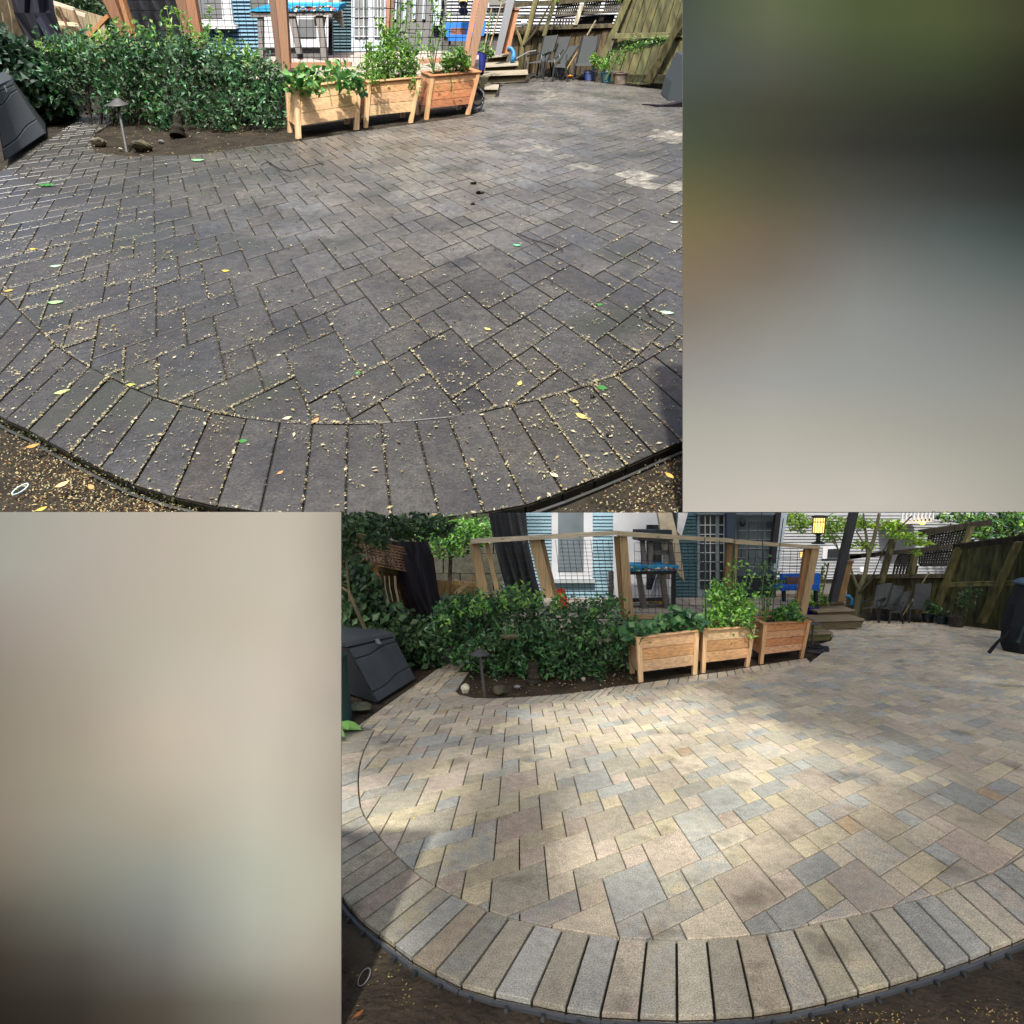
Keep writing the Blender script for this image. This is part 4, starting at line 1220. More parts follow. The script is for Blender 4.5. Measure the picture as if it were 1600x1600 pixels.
# house
root = thing('blue_house', 'blue lap sided house wall with white trim behind the deck of the clean patio', 'house', c.d(1000, 945, 8.6))
WY = 8.65
LB, TEAL = lin(150, 188, 202, .6), lin(58, 96, 104, .8)
mb = MB(); siding(mb, c, 786, 958, 801, 944, WY, 5.3, LB); part('siding', mb, M['paint'], root, 'light blue lap siding')
mb = MB(); siding(mb, c, 1050, 1092, 801, 939, WY, 5.2, TEAL); part('siding', mb, M['paint'], root, 'dark teal lap siding')
WH = lin(236, 238, 240, .62)
def hp(nm, pts, Y, t, col, m='white', par=None):
    mb = MB(); slabpx(mb, c, pts, Y, t, col); return part(nm, mb, M[m], par or root)
wn = hp('window', [(862, 801), (926, 801), (926, 905), (862, 905)], WY - .05, .05, WH)
hp('pane', [(872, 801), (912, 801), (912, 893), (872, 893)], WY - .06, .008, lin(120, 130, 136, .7), 'glass', wn)
hp('sill', [(858, 905), (930, 905), (930, 911), (858, 911)], WY - .1, .1, lin(160, 166, 168), 'white', wn)
d1 = hp('door', [(958, 801), (1050, 801), (1050, 936), (958, 936)], WY - .03, .04, WH)
hp('pane', [(1010, 820), (1034, 820), (1034, 921), (1010, 921)], WY - .04, .008, lin(38, 44, 48), 'glass', d1)
hp('corner_board', [(1050.5, 801), (1056, 801), (1056, 940), (1050.5, 940)], WY - .05, .05, lin(86, 96, 106, .8))
d2 = hp('french_door', [(1090, 801), (1150, 801), (1150, 938), (1090, 938)], WY - .03, .05, lin(150, 164, 170, .75))
for x0, x1 in ((1094, 1118), (1124, 1146)):
    hp('pane', [(x0, 806), (x1, 806), (x1, 921), (x0, 921)], WY - .045, .008, lin(44, 54, 58), 'glass', d2)
    for k in (1, 2): hp('muntin', [(x0 + (x1 - x0) * k / 3 - .7, 806), (x0 + (x1 - x0) * k / 3 + .7, 806), (x0 + (x1 - x0) * k / 3 + .7, 921), (x0 + (x1 - x0) * k / 3 - .7, 921)], WY - .055, .008, WH, 'white', d2)
    for k in range(1, 8): hp('muntin', [(x0, 806 + 14.4 * k - .7), (x1, 806 + 14.4 * k - .7), (x1, 806 + 14.4 * k + .7), (x0, 806 + 14.4 * k + .7)], WY - .056, .008, WH, 'white', d2)
hp('post', [(1136, 801), (1149, 801), (1149, 938), (1136, 938)], WY - .2, .1, lin(64, 78, 96, .8))
w2 = hp('window_wall', [(1150, 801), (1218, 801), (1212, 936), (1150, 936)], WY + .03, .05, lin(110, 124, 130, .7))
for x0, x1 in ((1153, 1166), (1170, 1182), (1184, 1194), (1197, 1208)):
    hp('pane', [(x0, 815), (x1, 815), (x1, 900), (x0, 900)], WY + .02, .008, lin(92, 106, 110, .8), 'glass', w2)
    for k in range(1, 6): hp('muntin', [(x0, 815 + 14 * k - .6), (x1, 815 + 14 * k - .6), (x1, 815 + 14 * k + .6), (x0, 815 + 14 * k + .6)], WY + .01, .008, lin(150, 160, 164, .8), 'white', w2)
hp('wall_base', [(1150, 900), (1212, 900), (1212, 938), (1150, 938)], WY + .01, .02, lin(34, 38, 44))
hp('porch_post', [(1213, 801), (1221, 801), (1212, 880), (1204, 880)], WY - .15, .08, lin(28, 30, 34), 'metal')
hp('corner_board', [(1221, 801), (1231, 801), (1216, 893), (1208, 893)], WY - .08, .08, lin(206, 222, 232, .85))
hp('beam', [(1090, 801), (1216, 801), (1216, 804), (1090, 804)], WY - .12, .12, lin(120, 138, 150, .8))
hp('foundation', [(786, 944), (1220, 940), (1220, 975), (786, 985)], WY + .05, .2, lin(120, 118, 112, .7), 'stone')
mb = MB(); mb.blob(c.d(1160, 816, WY - .12), (.04, .04, .06), lin(26, 28, 30), 3, .05, 10, 6); part('wall_lamp', mb, M['metal'], root)

# neighbour's house, fences, maple
root = thing('grey_house', 'pale grey lap sided neighbour house beyond the fence of the clean patio', 'house', c.d(1330, 930, 12.0))
mb = MB(); siding(mb, c, 1205, 1560, 801, 905, 11.9, 4.6, lin(186, 190, 192, .5), .02, .0); part('siding', mb, M['paint'], root)
def np_(nm, pts, Y, t, col, m='white', par=None):
    mb = MB(); slabpx(mb, c, pts, Y, t, col); return part(nm, mb, M[m], par or root)
wq = np_('window', [(1286, 855), (1314, 852), (1312, 873), (1285, 873)], 11.85, .05, WH)
np_('pane', [(1294, 858), (1313, 857), (1311, 871), (1293, 871)], 11.83, .01, lin(40, 46, 50), 'glass', wq)
np_('lower_wall', [(1205, 905), (1560, 905), (1560, 945), (1205, 945)], 11.95, .1, lin(120, 118, 112, .7))
bl = np_('balcony', [(1400, 815), (1456, 810), (1460, 815), (1404, 820)], 11.3, .5, lin(200, 196, 180, .85))
for k in range(9): np_('baluster', [(1410 + 6 * k, 801), (1412.4 + 6 * k, 801), (1411 + 6 * k, 814), (1408.6 + 6 * k, 814)], 11.3, .03, WH, 'white', bl)
np_('bracket', [(1478, 801), (1486, 801), (1472, 813), (1465, 815)], 11.4, .06, WH)
mb = MB(); mb.blob(c.d(1441, 817, 11.25), (.05, .05, .03), (1, 1, 1), 1, .02, 10, 6); part('porch_bulb', mb, M['bulb'], root)
mb = MB(); mb.lathe(c.d(1347, 896, 11.75), [(.03, 0), (.05, .03), (.05, .1), (.02, .12)], lin(210, 214, 216), n=12); part('meter', mb, M['white'], root)

MO = lin(94, 88, 58, .62); MG = lin(80, 82, 50, .55)
root = thing('back_fence', 'mossy board fence with lattice top at the back of the clean patio', 'fence', c.d(1410, 968, 9.6))
boards(root, c, [(1326, 903), (1478, 903)], [(1322, 963), (1462, 968)], 16, 9.7, 9.5, .03, MO, M['mossy'])
def fp_(nm, pts, Y, t, col): mb = MB(); slabpx(mb, c, pts, Y, t, col); part(nm, mb, M['mossy'], root)
fp_('rail', [(1326, 898.5), (1478, 897), (1478, 903), (1326, 904)], 9.44, .1, lin(92, 86, 66, .6))
fp_('rail', [(1322, 870), (1345, 867), (1345, 872), (1322, 875)], 9.5, .06, lin(74, 70, 58, .6))
fp_('rail', [(1322, 868), (1500, 850), (1500, 857), (1322, 874)], 9.5, .06, lin(74, 70, 58, .55))
fp_('rail', [(1440, 828), (1550, 812), (1551, 820), (1440, 838)], 9.5, .08, lin(66, 62, 48, .55))
fp_('rail', [(1440, 881), (1492, 880), (1492, 884), (1440, 885)], 9.5, .05, lin(60, 58, 54, .55))
for pts in ([(1395, 842), (1402, 842), (1382, 912), (1375, 912)], [(1429, 867), (1436, 867), (1429, 898), (1422, 898)], [(1497, 855), (1502, 855), (1466, 952), (1460, 952)], [(1518, 822), (1524, 822), (1514, 850), (1508, 850)]): fp_('post', pts, 9.42, .08, lin(112, 108, 74, .6))
mb = MB(); lattice(mb, c, [(1404, 867), (1428, 866), (1422, 884), (1398, 884)], 9.55, 7, 5, 2.2, .01, lin(64, 60, 58, .6)); part('lattice', mb, M['mossy'], root)
mb = MB(); lattice(mb, c, [(1438, 862), (1494, 857), (1486, 880), (1436, 881)], 9.55, 13, 5, 2.2, .01, lin(50, 48, 46, .6)); part('lattice', mb, M['mossy'], root)
mb = MB(); lattice(mb, c, [(1452, 834), (1516, 824), (1508, 848), (1448, 856)], 9.55, 14, 6, 2.2, .01, lin(50, 48, 46, .6)); part('lattice', mb, M['mossy'], root)
for k in range(8): fp_('picket', [(1398 + 5 * k, 884), (1400.5 + 5 * k, 884), (1397 + 5 * k, 898), (1394.5 + 5 * k, 898)], 9.5, .02, lin(58, 54, 50, .6))
root = thing('tall_side_fence', 'tall dark mossy board fence leaning at the right of the clean patio', 'fence', c.g(1540, 985))
boards(root, c, [(1499, 856), (1640, 836)], [(1462, 968), (1640, 1000)], 15, 9.0, 7.6, .03, MG, M['mossy'])
fp2 = lambda nm, pts, Ys, t, col: part(nm, slabpx(MB(), c, pts, Ys, t, col), M['mossy'], root)
fp2('cap_rail', [(1498, 851), (1640, 832), (1640, 840), (1498, 859)], [8.9, 7.5, 7.5, 8.9], .12, lin(56, 50, 38, .55))
fp2('middle_rail', [(1482, 911), (1640, 906), (1640, 913), (1480, 917)], [8.88, 7.4, 7.4, 8.88], .08, lin(112, 108, 66, .62))
fp2('brace', [(1594, 848), (1600, 846), (1541, 974), (1534, 974)], [7.75, 7.75, 8.1, 8.1], .1, lin(100, 96, 58, .6))
fp2('brace', [(1499, 855), (1505, 855), (1466, 962), (1459, 962)], 8.86, .08, lin(96, 90, 54, .6))
mb = MB(); mb.leaves(cloud(c, [(1520, 925, 26, 10, 8.2, .1), (1508, 940, 18, 14, 8.2, .1)], 170, .2), .05, DARK + GREEN[:1])
tr = thing('fern', 'drooping fern against the tall dark side fence of the clean patio', 'plant', c.g(1505, 972)); part('fronds', mb, M['leaf'], tr)
mb = MB(); tubepx(mb, c, [(1503, 972), (1508, 945), (1522, 922)], 8.2, [1.4, 1, .6], lin(70, 80, 44, .6), 5); part('stem', mb, M['leaf'], tr)
# maple
root = thing('japanese_maple', 'small maple with forked trunk and lime leaves behind the deck steps', 'tree', c.g(1337, 964))
bk = lin(128, 124, 96, .62)
mb = MB()
tubepx(mb, c, [(1337, 966), (1341, 935), (1342, 922)], 9.1, [4.6, 4, 3.6], bk, 8)
tubepx(mb, c, [(1341, 925), (1352, 895), (1357, 868), (1366, 840), (1374, 802)], 9.1, [3.4, 3.2, 3, 2.8, 2.4], bk, 8)
tubepx(mb, c, [(1342, 923), (1335, 905), (1331, 894), (1326, 868)], 9.1, [2.4, 2, 1.6, 1], bk, 6)
tubepx(mb, c, [(1343, 926), (1362, 905), (1378, 865), (1395, 835), (1425, 806)], 9.05, [1.8, 1.6, 1.4, 1.2, 1], lin(74, 72, 52, .6), 6)
tubepx(mb, c, [(1356, 870), (1354, 840), (1350, 815), (1349, 802)], 9.1, [2.4, 2, 1.6, 1.2], bk, 6)
tubepx(mb, c, [(1358, 862), (1345, 842), (1338, 830)], 9.1, [1.6, 1.3, 1], bk, 6)
tubepx(mb, c, [(1311, 862), (1304, 842), (1294, 826)], 9.1, [1.2, 1, .8], bk, 5)
tubepx(mb, c, [(1331, 894), (1322, 872), (1311, 860), (1300, 845)], 9.1, [1.4, 1.2, 1, .7], bk, 5)
part('trunk', mb, M['bark'], root)
mb = MB(); mb.leaves(below_eye(cloud(c, [(1250, 818, 30, 16, 9.3, .3), (1300, 822, 36, 18, 9.3, .3), (1340, 818, 28, 14, 9.3, .3), (1300, 840, 18, 10, 9.25, .2), (1415, 838, 32, 8, 9.0, .25), (1435, 848, 26, 7, 9.0, .2), (1390, 822, 26, 12, 9.2, .2), (1430, 864, 10, 6, 9.0, .1), (1240, 806, 20, 8, 9.3, .2), (1350, 852, 20, 10, 9.2, .2)], 1700, .1)), .075, LIME, up=1.2, elong=2.6, view=.2)
part('crown', mb, M['leaf'], root)
root = thing('far_tree', 'dense leafy tree filling the gap above the tall side fence of the clean patio', 'tree', c.d(1560, 945, 11.2))
mb = MB(); mb.leaves(below_eye(cloud(c, [(1560, 820, 60, 22, 11.2, .5), (1530, 835, 40, 16, 11.1, .4), (1600, 815, 40, 26, 11.2, .5), (1500, 808, 50, 12, 11.4, .4), (1640, 825, 40, 30, 11.2, .4)], 2000, .1)), .1, DARK + LIME[2:] + GREEN[:2]); part('crown', mb, M['leaf'], root)
mb = MB(); tubepx(mb, c, [(1580, 960), (1578, 880), (1585, 815)], 11.3, [4, 3, 2], lin(70, 62, 48, .6), 7); part('trunk', mb, M['bark'], root)

# chairs, pots, covered grill
GC = 'folded sling chairs stored along the back fence of the clean patio'
sling_chair(c, [(1371, 914), (1394, 911), (1383, 946), (1365, 948)], [(1365, 948), (1383, 946), (1370, 950), (1349, 951)], 9.0, 'grey sling chair nearest the maple at the back of the clean patio', GC)
sling_chair(c, [(1396, 914), (1413, 916), (1402, 948), (1386, 946)], [(1386, 946), (1402, 948), (1398, 953), (1376, 951)], 9.15, 'second grey sling chair from the maple, half hidden, clean patio', GC)
sling_chair(c, [(1432, 912), (1455, 912), (1449, 948), (1426, 948)], [(1426, 948), (1449, 948), (1448, 952), (1423, 952)], 9.0, 'grey sling chair nearest the pots, standing upright, clean patio', GC)
sling_chair(c, [(1412, 925), (1424, 924), (1412, 952), (1400, 954)], [(1400, 954), (1412, 952), (1408, 958), (1392, 957)], 8.95, 'collapsed dark sling chair lying between the upright ones, clean patio', GC)
mb = MB(); tubepx(mb, c, [(1409, 964), (1427, 936)], 8.8, 1.0, lin(150, 140, 118, .7), 5)
single('tool_handle', 'pale wooden tool handle leaning on the chairs of the clean patio', 'tool', mb, M['woodv'])
mb = MB(); tubepx(mb, c, [(1440, 913), (1452, 893)], 9.3, 1.1, lin(150, 140, 112, .7), 5)
single('broom_handle', 'thin broom handle leaning on the back fence rail of the clean patio', 'broom', mb, M['woodv'])
pot(c, (1450, 972), 9, 12, .75, lin(24, 30, 46), 'dark blue pot in the shade below the sling chair of the clean patio')
pot(c, (1472, 975), 10, 13, .7, lin(24, 44, 50), 'dark teal pot with leaves in the row by the side fence, clean patio')
pot(c, (1494, 979), 12, 17, .78, lin(62, 60, 54), 'wide grey empty pot rightmost in the shaded row, clean patio', 'stone')
tr = thing('pot_plant', 'leafy green plant in the dark pots by the fence of the clean patio', 'plant', c.d(1462, 962, 8.6))
mb = MB(); mb.leaves(cloud(c, [(1460, 953, 14, 9, 8.6, .12), (1474, 958, 10, 6, 8.6, .1), (1452, 945, 8, 10, 8.6, .1)], 190, .1), .055, DARK + GREEN[:2]); part('foliage', mb, M['leaf'], tr)
mb = MB(); tubepx(mb, c, [(1462, 966), (1460, 948)], 8.6, [1, .6], STEM, 4); part('stem', mb, M['leaf'], tr)
root = thing('covered_grill', 'large grill under a loose black cover at the right edge of the clean patio', 'grill', c.g(1600, 1016))
mb = MB()
B0 = c.g(1624, 1018); u = B0.y / F
vs, fs, n = [], [], 22
for r, h in ((50, 0), (56, 14), (58, 40), (54, 75), (48, 100), (45, 108)):
    for k in range(n):
        a = 2 * math.pi * k / n
        q = r * u * (1 + .05 * math.sin(7 * a + h * .05))
        vs.append(B0 + Vector((q * math.cos(a) + h * u * .12, .6 * q * math.sin(a), h * u)))
fs = [(i * n + k, i * n + (k + 1) % n, (i + 1) * n + (k + 1) % n, (i + 1) * n + k) for i in range(5) for k in range(n)] + [tuple(range(5 * n, 6 * n))]
mb.add(vs, fs, lin(30, 33, 36, .8)); part('cover', mb, M['cloth'], root)
mb = MB(); mb.blob(c.d(1630, 910, B0.y - .02), (40 * u, 34 * u, 7 * u), lin(72, 96, 112), 8, .06, 16, 8); part('lid_cloth', mb, M['cloth'], root)
for a, b in (((1578, 985), (1545, 1020)), ((1614, 960), (1590, 1004))):
    mb = MB(); tubepx(mb, c, [a, ((a[0] + b[0]) / 2 - 2, (a[1] + b[1]) / 2), b], B0.y - .42, [1.2, 2.2, 2.8], lin(44, 70, 66) if a[0] > 1600 else lin(24, 24, 26), 5); part('strap', mb, M['cloth'], root)
# a few leaves on the clean pavers
flat_leaf(c, 647, 1278, 6, .3, lin(226, 196, 84), 'tiny yellow leaf on the clean pavers near the left curve', 2.0)
flat_leaf(c, 1328, 1113, 5, 1.2, lin(150, 176, 70), 'tiny green leaf on the clean pavers near the middle right', 2.0)
# trees behind the clean patio's left side
c = LOW
for i, (nm, lab, e, cols) in enumerate((('bushy_tree', 'light green bushy tree beyond the short plank fence, clean patio', [(700, 840, 60, 34, 10.5, .5), (745, 830, 40, 26, 10.5, .5)], BRIGHT[:3] + GREEN[:2]),
                                        ('dark_tree', 'dark leafy tree behind the lattice fence at the left, clean patio', [(560, 835, 70, 36, 9.6, .5), (620, 850, 50, 46, 9.8, .5), (640, 900, 40, 50, 9.8, .4)], DARK))):
    root = thing(nm, lab, 'tree', c.d(e[0][0], 955, 10.4))
    mb = MB(); mb.leaves(below_eye(cloud(c, e, 1300, .1)), .1, cols); part('crown', mb, M['leaf'], root)
    mb = MB(); tubepx(mb, c, [(e[0][0], 955), (e[0][0] + 4, 880), (e[0][0] + 2, 830)], 10.5, [4, 3, 2], lin(80, 70, 54, .6), 7); part('trunk', mb, M['bark'], root)

# ------------------------------------------------------------------ littered patio: what stands round it
c = HILL
K = c.k
deckbox(c, (-14, 137), (16.5, 124), (72, 208), (7, 252), (-3, 4), 'dark grey plastic deck box cut off by the left edge beside the dark littered pavers')
IV2 = [lin(46, 82, 54, .8), lin(62, 98, 68, .8), lin(38, 66, 46, .8), lin(88, 122, 96, .8)]
root = thing('ivy_bank', 'dark glossy ivy heaped along the fence at the far left of the littered patio', 'ivy', c.g(60, 190))
mb = MB(); mb.leaves(cloud(c, [(20, 100, 45, 42, 43, 2), (60, 150, 48, 42, 43, 2), (90, 175, 30, 22, 43.5, 1.6), (0, 70, 30, 30, 44, 2), (48, 120, 30, 40, 43.5, 2)], 2300, .45), .62, IV2, up=.5, elong=1.5, view=.6); part('foliage', mb, M['hleaf'], root)
mb = MB()
for k in range(6): tubepx(mb, c, [(20 + 14 * k, 190), (16 + 14 * k, 150), (8 + 12 * k, 110)], 44.5, [2, 1.6, 1], lin(74, 66, 50, .6), 5)
for a in ((12, 0, 20, 55), (3, 20, 8, 70), (8, 40, 18, 78)): tubepx(mb, c, [(a[0], a[1]), ((a[0] + a[2]) / 2 + 2, (a[1] + a[3]) / 2), (a[2], a[3])], 43.4, [1, .9, .7], lin(140, 136, 110, .7), 5)
part('stem', mb, M['hbark'], root)
root = thing('weathered_fence', 'brown weathered fence rising behind the ivy of the littered patio', 'fence', c.d(40, 120, 47))
boards(root, c, [(-60, -30), (28, -12)], [(10, 150), (92, 140)], 8, 47, 50, .2, lin(112, 96, 72, .42), M['hmossy'])
root = thing('covered_heap', 'tall heap under a navy black cover left of the shrub, littered patio', 'cover', c.d(70, 110, 47))
mb = MB()
prof = [(14, -20, 80, -20), (22, 20, 86, 20), (44, 62, 96, 50), (66, 95, 106, 84), (80, 120, 112, 110)]
vs, n = [], 9
for (x0, y0, x1, y1) in prof:
    for k in range(n):
        s = k / (n - 1)
        vs.append(c.d(x0 + (x1 - x0) * s, y0 + (y1 - y0) * s, 46.5 - 1.6 * math.sin(math.pi * s) + .35 * math.sin(s * 17 + y0)))
fs = [(j * n + k, j * n + k + 1, (j + 1) * n + k + 1, (j + 1) * n + k) for j in range(4) for k in range(n - 1)]
m0 = len(vs)
for (x0, y0, x1, y1) in prof: vs += [c.d(x0, y0, 49.5), c.d(x1, y1, 49.5)]
for j in range(4): fs += [(m0 + 2 * j, m0 + 2 * j + 1, m0 + 2 * j + 3, m0 + 2 * j + 2), (j * n, (j + 1) * n, m0 + 2 * j + 2, m0 + 2 * j), (j * n + n - 1, m0 + 2 * j + 1, m0 + 2 * j + 3, (j + 1) * n + n - 1)]
mb.add(vs, fs, lin(28, 28, 44, .7)); part('cover', mb, M['cloth'], root)
mb = MB(); slabpx(mb, c, [(56, 30), (62, 26), (90, 78), (84, 82)], 44.7, .2, lin(40, 42, 62, .8)); part('fold', mb, M['cloth'], root)
root = thing('panel_fence', 'tan board fence with pale rails between the navy cover and the deck stair, littered patio', 'fence', c.d(115, 90, 53))
boards(root, c, [(78, 2), (160, 26)], [(104, 100), (176, 96)], 7, 53, 55, .2, lin(190, 164, 120, .5), M['hwoodv'])
def P_(par, nm, pts, Y, t, col, m):
    mb = MB(); slabpx(mb, c, pts, Y, t, col); return part(nm, mb, M[m], par)
P_(root, 'rail', [(80, 1), (114, 12), (115, 17), (81, 7)], 52.7, .3, lin(206, 196, 170, .8), 'hwoodh')
P_(root, 'rail', [(89, 33), (124, 37), (125, 42), (90, 39)], 52.7, .3, lin(214, 200, 164, .8), 'hwoodh')
P_(root, 'rail', [(114, 16), (132, 22), (133, 27), (116, 22)], 52.8, .3, lin(206, 196, 170, .8), 'hwoodh')
P_(root, 'batten', [(90, 10), (92, 10), (118, 72), (116, 72)], 52.6, .2, lin(120, 84, 56, .7), 'hwoodv')
P_(root, 'batten', [(113, 16), (115, 16), (134, 62), (132, 62)], 52.6, .2, lin(120, 84, 56, .7), 'hwoodv')
mb = MB(); slabpx(mb, c, [(101, 70), (127, 71), (128, 86), (105, 86)], 51.5, 1.2, lin(104, 114, 124, .8))
single('plastic_tub', 'grey plastic tub behind the left end of the shrub, littered patio', 'tub', mb, M['plastic'])
root = thing('dark_tree', 'deep green leafy tree over the tan board fence of the littered patio', 'tree', c.d(130, 60, 60))
mb = MB(); mb.leaves(cloud(c, [(130, 8, 50, 30, 58, 3), (150, 40, 26, 30, 58, 3), (100, -14, 40, 20, 58, 3)], 1500, .1), .6, DARK + GREEN[:2] + [lin(130, 160, 120)]); part('crown', mb, M['hleaf'], root)
mb = MB(); tubepx(mb, c, [(140, 95), (138, 40), (134, 0)], 60, [4, 3, 2], lin(80, 70, 54, .6), 7); part('trunk', mb, M['hbark'], root)

SH = [lin(66, 118, 74), lin(98, 148, 100), lin(48, 90, 56), lin(134, 176, 138), lin(82, 134, 76)]
root = thing('laurel_shrub', 'broad dense glossy shrub in the soil bed of the littered patio', 'shrub', c.g(280, 215))
mb = MB()
ell = ([(130, 108, 46, 34, 42.5, 2.6), (195, 114, 60, 38, 42.5, 3), (265, 116, 68, 42, 42.5, 3), (335, 128, 66, 42, 42.5, 3), (395, 138, 48, 40, 42.5, 2.6), (432, 150, 24, 34, 42.5, 2), (300, 168, 60, 30, 41.5, 2.2), (370, 174, 58, 24, 41.5, 2.2), (205, 150, 52, 26, 42, 2.2), (210, 178, 60, 14, 42.4, 1.6), (115, 148, 30, 28, 42.5, 2)])
ell += [(x_, R.uniform(76, 98) + 26 * abs(x_ - 240) / 200, R.uniform(12, 24), R.uniform(8, 15), 42.3, 1.6) for x_ in [R.uniform(100, 440) for _ in range(22)]] + [(R.uniform(250, 430), R.uniform(185, 203), R.uniform(10, 20), R.uniform(8, 12), 41, 1.2) for _ in range(8)]
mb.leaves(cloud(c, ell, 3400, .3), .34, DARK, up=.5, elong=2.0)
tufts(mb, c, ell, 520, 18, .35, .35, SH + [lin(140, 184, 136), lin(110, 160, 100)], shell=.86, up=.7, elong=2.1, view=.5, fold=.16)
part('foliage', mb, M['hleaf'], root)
for k in range(16):
    x = 140 + 20 * k
    mb = MB(); tubepx(mb, c, [(x + R.uniform(-10, 10), 205), (x, 170), (x + R.uniform(-20, 20), 120)], 42.2, [2.6, 2, 1], lin(66, 58, 46, .7), 5); part('stem', mb, M['hbark'], root)
ms, ml = MB(), MB()
for x, y0, y1, dx in ((188, 80, 26, -8), (196, 75, 40, 2), (270, 70, 10, -10), (262, 66, 26, -4), (285, 70, 12, -6), (246, 72, 34, -8), (302, 75, 44, -2), (312, 72, 50, 3), (325, 80, 8, 3), (232, 78, 46, 2), (172, 80, 42, -6), (70, 78, 62, -14), (160, 72, 46, -6), (90, 86, 70, -10), (212, 84, 44, 4), (220, 76, 30, -5), (292, 78, 30, 6), (340, 84, 48, 4), (362, 90, 58, -4), (384, 98, 66, 4), (150, 80, 50, -4), (130, 84, 58, -8), (112, 90, 62, -6), (345, 90, 75, 2), (396, 95, 84, 4)):
    ms = MB(); sprig(ms, ml, c, [(x, y0), (x + dx * .4, (y0 + y1) / 2), (x + dx, y1)], 41.0, 1.0, STEM, 26, .32, [lin(150, 190, 90), lin(172, 204, 110), lin(120, 170, 80)], spread=4.2); part('shoot', ms, M['hleaf'], root)
part('shoot_leaves', ml, M['hleaf'], root)
path_light(c, (198.5, 236), (183, 158.5), 17, 11, (184, 162), 'slim dark path light with saucer hat in the bed of the littered patio')
rock(c, 155, 223, 11, 6.5, lin(132, 124, 104, .7), 'rounded tan rock at the left corner of the bed, littered patio', 12)
rock(c, 221, 229, 15, 8, lin(104, 100, 78, .7), 'rough mossy rock right of the path light, littered patio', 13)
rock(c, 252, 222, 4.5, 3, lin(170, 170, 168, .7), 'small grey stone in the bed of the littered patio', 14)
rock(c, 188, 233, 3, 2, lin(214, 206, 184, .8), 'small white pebble left of the path light foot, littered patio', 15)
root = thing('stone_pedestal', 'dark stone pedestal under the shrub of the littered patio', 'pedestal', c.g(278, 214))
B0 = c.g(278, 214); u = B0.y / F
mb = MB(); mb.lathe(B0, [(12 * u, 0), (12 * u, 5 * u), (9 * u, 7 * u), (10 * u, 12 * u), (7 * u, 18 * u), (7 * u, 30 * u)], lin(70, 64, 50, .35), n=16); part('base', mb, M['hstone'], root)

GP = 'cedar planters in front of the deck of the littered patio'
p1, f1 = planter(c, (463, 217), (561, 202), (459, 137.5), (564, 122), (-1.1, 1.6), .24, .25, 'left cedar planter of the littered patio with round glossy leaves', GP, 'hwoodh', 'hwoodv', 'hillsoil')
p2, f2 = planter(c, (569, 199.5), (645, 191.5), (574, 127.5), (658, 120), (-.9, 1.6), .24, .4, 'middle cedar planter of the littered patio crowded with light green tomato plants', GP, 'hwoodh', 'hwoodv', 'hillsoil')
p3, f3 = planter(c, (664, 187), (734, 178.5), (673, 118), (751, 111.5), (-.87, 1.6), .24, .95, 'right reddish cedar planter of the littered patio next to the hose', GP, 'hwoodh', 'hwoodv', 'hillsoil')
root = thing('bean_plants', 'round glossy leaves spilling over the left planter of the littered patio', 'plants', f1(.5, .5, .93))
mb = MB(); mb.leaves(cloud(c, [(463, 128, 22, 16, 38.6, 1), (488, 136, 20, 12, 38.4, .8), (505, 118, 26, 12, 40.5, 1), (545, 126, 26, 14, 39.6, 1), (565, 136, 12, 12, 39.6, .8), (478, 112, 14, 10, 40, .8), (530, 112, 24, 9, 41, 1)], 300, .2), .5, [lin(82, 142, 70), lin(112, 170, 84), lin(62, 112, 66), lin(150, 192, 110)], up=.8, elong=1.2, view=.6); part('foliage', mb, M['hleaf'], root)
for x, y in ((465, 126), (490, 132), (510, 116), (545, 124), (566, 134)):
    mb = MB(); tubepx(mb, c, [(x + 4, 142), (x, y)], 39.6, [.9, .6], STEM, 4); part('stem', mb, M['hleaf'], root)
tomato(c, 'bushy bright tomato plants filling the middle planter of the littered patio', [(595, 95, 24, 24, 43, 1.3), (620, 88, 28, 30, 43, 1.4), (640, 98, 18, 26, 43, 1.2), (575, 108, 16, 18, 42, 1), (610, 62, 20, 16, 43.2, 1), (590, 120, 14, 10, 41, .8)], 950, .34,
       [([(610, 125), (602, 70), (596, 30)], 60), ([(625, 125), (632, 60), (640, -6)], 70), ([(615, 125), (618, 60), (622, 8)], 60), ([(600, 125), (586, 90), (574, 72)], 50), ([(640, 122), (650, 80), (656, 50)], 50), ([(640, 122), (648, 130), (650, 140)], 12), ([(612, 122), (618, 130), (620, 136)], 9), ([(634, 122), (636, 132), (642, 138)], 9)], 42.6, f2(.5, .5, .93), 'hleaf',
       [[(573, 125), (571, 0)], [(625, 125), (626, 0)], [(600, 122), (598, 30)], [(578, 14), (616, 13)], [(600, 50), (650, 52)], [(614, 3), (650, 8)]], BRIGHT + [lin(178, 212, 120)])
tomato(c, 'tall thin tomato plant and low herbs in the right planter of the littered patio', [(715, 92, 18, 14, 44.5, 1), (700, 98, 14, 12, 44.5, 1), (728, 100, 12, 10, 44.5, .8), (720, 84, 12, 8, 44.5, .8)], 460, .34,
       [([(677, 112), (671, 70), (680, 30), (676, 0)], 40), ([(677, 112), (684, 70), (694, 40), (700, 24)], 34), ([(678, 112), (668, 84), (672, 60)], 14), ([(676, 112), (680, 128), (672, 150)], 20), ([(700, 112), (706, 130), (704, 142)], 9)], 44.2, f3(.3, .5, .93), 'hleaf',
       [[(677, 112), (676, 0)], [(692, 112), (690, 0)], [(670, 24), (716, 24)], [(672, 48), (712, 50)]], BRIGHT + [lin(176, 206, 150)])
root = thing('garden_hose', 'coil of dark hose behind the leg of the reddish planter, littered patio', 'hose', c.g(742, 176))
mb = MB()
